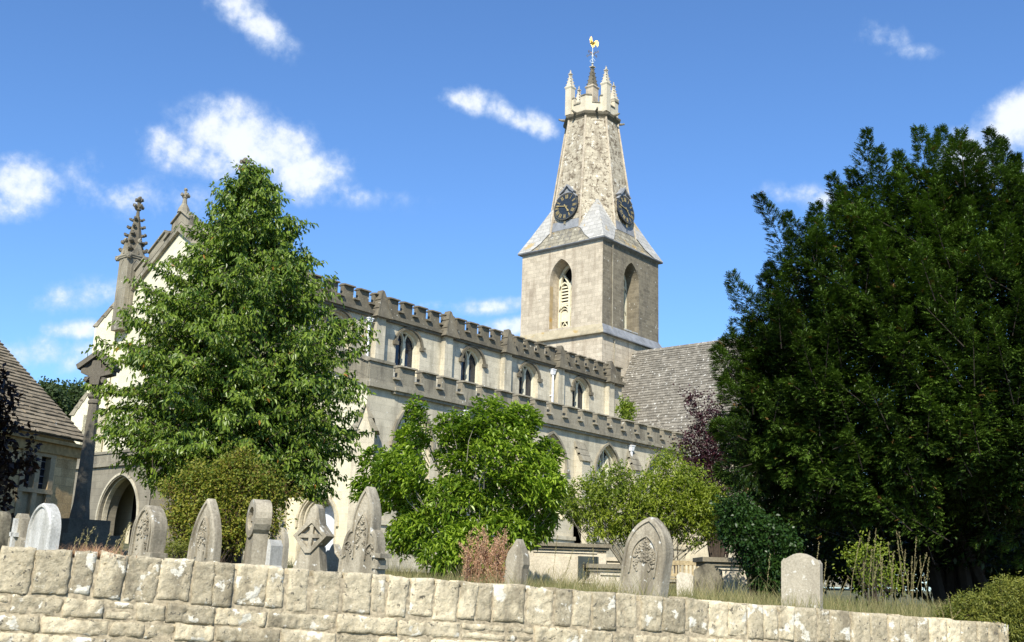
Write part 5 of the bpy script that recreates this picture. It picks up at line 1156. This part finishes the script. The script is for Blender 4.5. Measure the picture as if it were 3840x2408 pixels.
cen = at(3480, 1500, Dy+3.2); cnt = 0
while cnt < 950:
    px = random.uniform(2660, 4150); py = random.uniform(600, 2050)
    if not inpoly(px, py, poly): continue
    ex = (px-3560)/900; ey = (py-1450)/1050; q = max(0, 1-ex*ex-ey*ey*.8); dep_ = Dy+2.6-4.2*math.sqrt(q)+random.uniform(-.3, .5)+(random.random() < .3)*random.uniform(.3, 2.2)
    a = at(px, py, dep_); out_ = unit(a-cen); L_ = random.uniform(.5, 1.05)
    dr = unit(out_*.5+UPV*(random.uniform(.35, 1.3) if py < 1650 else random.uniform(-.6, .5))+RS.normal(size=3)*.28-RT*.15); L_ *= 1.35
    plume(a, a-dr*L_, random.uniform(.13, .21), 150, drp=.35 if py > 1300 else .1); cnt += 1
for i in range(60):
    px = random.uniform(3500, 4100); py = random.uniform(1750, 2000); a = at(px, py, Dy+random.uniform(1.2, 3)); plume(a, a+UPV*.7+RS.normal(size=3)*.3, .35, 90, .5)
for (px, py) in ((3700,2020),(3760,2050),(3820,2110),(3650,2040),(3790,1960)):
    a = at(px, py, Dy-.4); plume(a, a+UPV*.25+RT*.35, .14, 60, .3)
SF = np.concatenate(SF); SP = np.concatenate(SP); SA = np.concatenate(SA); n = len(SP); print('yew sprays', n)
for e in [(2950,1500),(3100,1250),(3300,1050),(3500,950),(3700,1000),(3900,1200),(3150,1650),(3300,1700),(3750,1600),(3000,1750)]:
    q = at(*e, Dy+2.4); b0 = yg+RS.normal(size=3)*np.array([.3, .3, 0]); ym.tube([b0, b0+(q-b0)*np.array([.25,.25,.5]), q], [.14, .09, .02], 6)
ym.tube([yg-UPV*.3, yg+UPV*1.2, yg+UPV*2.6], [.5, .4, .3], 10)
ym.build('trunk', plain('shaded_yew_bark', (.03,.022,.016), .95), yew)  # bark colour darkened so the trunk sinks into the yew's shade
# dark leaf quads added inside the crown to block light
IP = []
while len(IP) < 75000:
    px = random.uniform(2700, 4250); py = random.uniform(650, 2130)
    pl_ = [(2780,1450),(2860,1250),(3020,1080),(3130,950),(3260,830),(3420,720),(3560,700),(3900,760),(4300,850),(4300,2150),(3000,2150),(2900,1950),(2800,1850),(2770,1650)]
    if not inpoly(px, py, pl_): continue
    ex = (px-3560)/900; ey = (py-1450)/1050; q = max(0, 1-ex*ex-ey*ey*.8); lo_ = Dy+2.6-4.2*math.sqrt(q)+1.5
    if py > 1950: lo_ = Dy+2.2
    IP.append(at(px, py, random.uniform(lo_, max(lo_+.5, Dy+6.5))))
IP = np.array(IP)
K = 9; P, A, T, LL = [], [], [], []; side = unit(np.cross(SA, rnd(n)*.6+UPV)); ln = RS.uniform(.065, .125, n)
bt = np.array([mnoise.noise(Vector(p*.9)) for p in SP])*.5+.38+.6*(SF-.62)  # tint painted lighter towards the bough tips, as if sunlit
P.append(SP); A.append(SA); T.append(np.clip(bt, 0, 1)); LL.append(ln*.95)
for k in range(K-1):
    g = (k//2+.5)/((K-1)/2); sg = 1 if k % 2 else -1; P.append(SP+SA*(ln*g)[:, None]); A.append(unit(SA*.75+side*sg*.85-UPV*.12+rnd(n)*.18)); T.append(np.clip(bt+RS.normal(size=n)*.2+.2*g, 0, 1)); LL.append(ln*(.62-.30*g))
brown = (RS.rand(n) < .008); 
P = np.concatenate(P); A = np.concatenate(A); T = np.concatenate(T); LL = np.concatenate(LL); T = np.clip(T, 0, .88); T[np.tile(brown, K)] = 1.0
WW = np.concatenate([np.full(len(P), .0165), np.full(len(IP), .07)]); LL = np.concatenate([LL, np.full(len(IP), .15)]); T = np.concatenate([T, np.clip(RS.normal(.12, .1, len(IP)), 0, .3)]); P = np.concatenate([P, IP]); A = np.concatenate([A, rnd(len(IP))])  # inner quads tinted darker, painting in the shade of the crown
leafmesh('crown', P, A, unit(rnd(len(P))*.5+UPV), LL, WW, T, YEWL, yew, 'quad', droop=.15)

# --- grasses and dead plants
def blades(name, label, pts, H, lean, wd, mat, kind='stuff', cat=None, obj='thing', parent=None, tmu=.5):
    n = len(pts); nseg = 4; H = np.broadcast_to(H, (n,))[:, None]; d = unit(np.stack([RS.normal(size=n), RS.normal(size=n), np.zeros(n)], 1)); bw = unit(RT+RS.normal(size=(n, 3))*.4*np.array([1, 1, 0])); V = []; tt = np.clip(RS.normal(tmu, .25, n), 0, 1); T = []
    ln = (np.broadcast_to(lean, (n,))*RS.uniform(.3, 1.5, n))[:, None]; pr = None
    for i in range(nseg+1):
        f = i/nseg; c = pts+UPV*H*f+d*ln*H*f*f; w_ = wd*(1-f*.85)*.5; cur = (c-bw*w_, c+bw*w_)
        if pr is not None: V.append(np.stack([pr[0], pr[1], cur[1], cur[0]], 1)); T.append(tt)
        pr = cur
    o = npmesh(name, np.concatenate(V).reshape(-1, 3), 4, np.concatenate(T), mat, parent)
    if obj == 'thing': tag(o, label, cat, None, kind)
    return o
def scatter(n, s0, s1, d0, d1):
    s = RS.uniform(s0, s1, n); d = RS.uniform(0, 1, n)**1.4*(d1-d0)+d0; out = []
    for a, b in zip(s, d): x, y = wxy(a, b); out.append((x, y, gz(x, y)-.01))
    return np.array(out)
g = scatter(26000, 4.5, 14, .5, 12); blades('grass', 'unmown dry churchyard grass behind the wall', g, RS.uniform(.10, .34, len(g)), .35, .009, DRYG, cat='grass', tmu=.30)
g = scatter(9000, 4.8, 10, .4, 7); cl = np.array([mnoise.noise(Vector((p[0]*1.6, p[1]*1.6, 0))) for p in g]); g = g[cl > .12]; g = g[::2]; blades('long_grass', 'long tangled pale grass tufts among the tombs', g, RS.uniform(.22, .55, len(g)), .5, .008, DRYG, cat='grass', tmu=.45)
g = scatter(6000, -1, 5, .5, 5)
blades('short_grass', 'short green grass around the left headstones', g, RS.uniform(.08, .2, len(g)), .35, .009, DRYG, cat='grass', tmu=.25)
def stalks(px_list, D, hts, name, label, head=True, mat=DRYG):
    P = []; o = None
    root = gpoint(px_list[0][0], 2200, D); o = empty(name, root, label, 'grass', None)
    st = MB(); HP, HA = [], []
    for (px, py) in px_list:
        t_ = at(px, py, D); b = np.array([t_[0], t_[1], gz(t_[0], t_[1])])-RT*random.uniform(-.12, .22); m_ = (t_+b)/2+RT*random.uniform(-.05,.02)
        st.tint = random.uniform(.4, 1); st.tube([b, m_, t_], [.004, .0035, .002], 3, cap=False)
        k = 46; f = RS.rand(k); ax = unit(t_-m_); HP.append(t_-ax*(.30*f)[:, None]+RS.normal(size=(k, 3))*.006); HA.append(np.tile(ax, (k, 1))+RS.normal(size=(k, 3))*.25)
    st.build('stalk', mat, o)
    HP = np.concatenate(HP); leafmesh('seed_head', HP, np.concatenate(HA), rnd(len(HP)), .022, .007, RS.uniform(.4, 1, len(HP)), mat, o, 'quad', droop=0)
stalks([(3262,1990),(3285,1985),(3300,2050),(3225,2020),(3310,2090),(3290,2100),(3240,2110),(3270,2060)], 14.2, 0, 'tall_grass_tuft', 'tall seeding grass tuft just right of the orange-lichened headstone gap, tallest of the three')
stalks([(3362,1990),(3370,1995),(3366,2030),(3330,2030),(3395,2060),(3350,2070),(3380,2110),(3345,2120),(3405,2130)], 14.4, 0, 'tall_grass_tuft', 'middle tuft of tall pale seed stalks in the dark gap under the yew')
stalks([(3436,2015),(3450,2085),(3475,2075),(3440,2100),(3482,2095),(3425,2150),(3465,2160),(3420,2090)], 14.6, 0, 'tall_grass_tuft', 'shorter right-hand tuft of seeding grass before the black hollow of the yew')
stalks([(3072,2035),(3098,2105),(3110,2160),(3182,2160),(3125,2200),(3150,2230)], 13.9, 0, 'tall_grass_tuft', 'sparse thin stalks at the right side of the orange-lichened headstone')
stalks([(2888,2080),(2870,2200),(2900,2220)], 14, 0, 'tall_grass_tuft', 'two or three lone stalks left of the orange-lichened headstone')
stalks([(3554,2228),(3600,2290),(3520,2240)], 13.4, 0, 'tall_grass_tuft', 'lone bent stalks left of the juniper bush')
stalks([(2090,2010),(2150,2060),(2225,2040),(2210,2090),(2240,2120),(2060,2130),(2190,2110),(2130,2130)], 15, 0, 'tall_grass_tuft', 'thin seeding stalks in front of the grey chest tomb with mossy lid')
stalks([(316,1985),(330,1980),(355,1975),(368,2000),(285,2018),(415,2000),(470,1985),(486,1962),(492,1966),(440,2030),(462,2025)], 9.6, 0, 'tall_grass_tuft', 'dry grass stalks growing on the wall top before the dark porch arch')
q = MB(); base_ = at(350, 2075, 9.2)
g = np.array([base_+RT*x_ for x_ in RS.normal(0, .12, 420)])+RS.normal(size=(420, 3))*np.array([.05, .05, .01]); tf = blades('dry_grass_tuft', 'tawny dead grass tuft on top of the wall left of the thick pointed headstone', g-UPV*.03, RS.uniform(.03, .12, 420), .9, .004, DOCK, cat='grass', kind='thing')
# rusty dead plants
dk = empty('dead_dock_plants', gpoint(1820, 2150, 12.6), 'rusty brown dead dock stalks left of the small pointed headstone', 'plant')
sm = MB(); HP = []
for i in range(34):
    px = random.uniform(1745, 1900); py = random.uniform(1985, 2130); t_ = at(px, py, 12.6+random.uniform(-.2, .2)); b = np.array([t_[0], t_[1], gz(t_[0], t_[1])])+RT*random.uniform(-.1, .1)
    sm.tube([b, (b+t_)/2+RT*.02, t_], [.006, .005, .003], 3, cap=False); k = 110; f = RS.rand(k)**.9; HP.append(t_+(b-t_)*(f*random.uniform(.45,.8))[:, None]+RS.normal(size=(k, 3))*np.array([.022, .022, .02]))
    for q in range(4): f = random.random()*.4; p = t_+(b-t_)*f; e = p+RT*random.uniform(-.12, .12)+UPV*.1; sm.tube([p, e], [.003, .002], 3, cap=False); HP.append(p+(e-p)*RS.rand(30)[:, None]+RS.normal(size=(30, 3))*.012)
sm.build('stalk', DOCK, dk); HP = np.concatenate(HP); leafmesh('seed_head', HP, rnd(len(HP))-UPV*.3, rnd(len(HP)), .020, .011, RS.rand(len(HP)), DOCK, dk, 'quad')
# hedge added as a dark backdrop to the black hollow under the yew
bush('backdrop_hedge', 'dark evergreen hedge added as backdrop to the hollow behind the yew trunk', 'hedge', (3500, 2200, 25), 25, [(3000,2080,160,90),(3200,2050,170,110),(3400,2050,170,120),(3600,2050,170,120),(3800,2050,170,130),(4000,2050,170,130),(3300,2140,200,60),(3700,2140,250,80)], 2600, 12, .13, .08, HOLLY, nst=20, r0=.04, spread=.2, depthk=.5)
print('done')
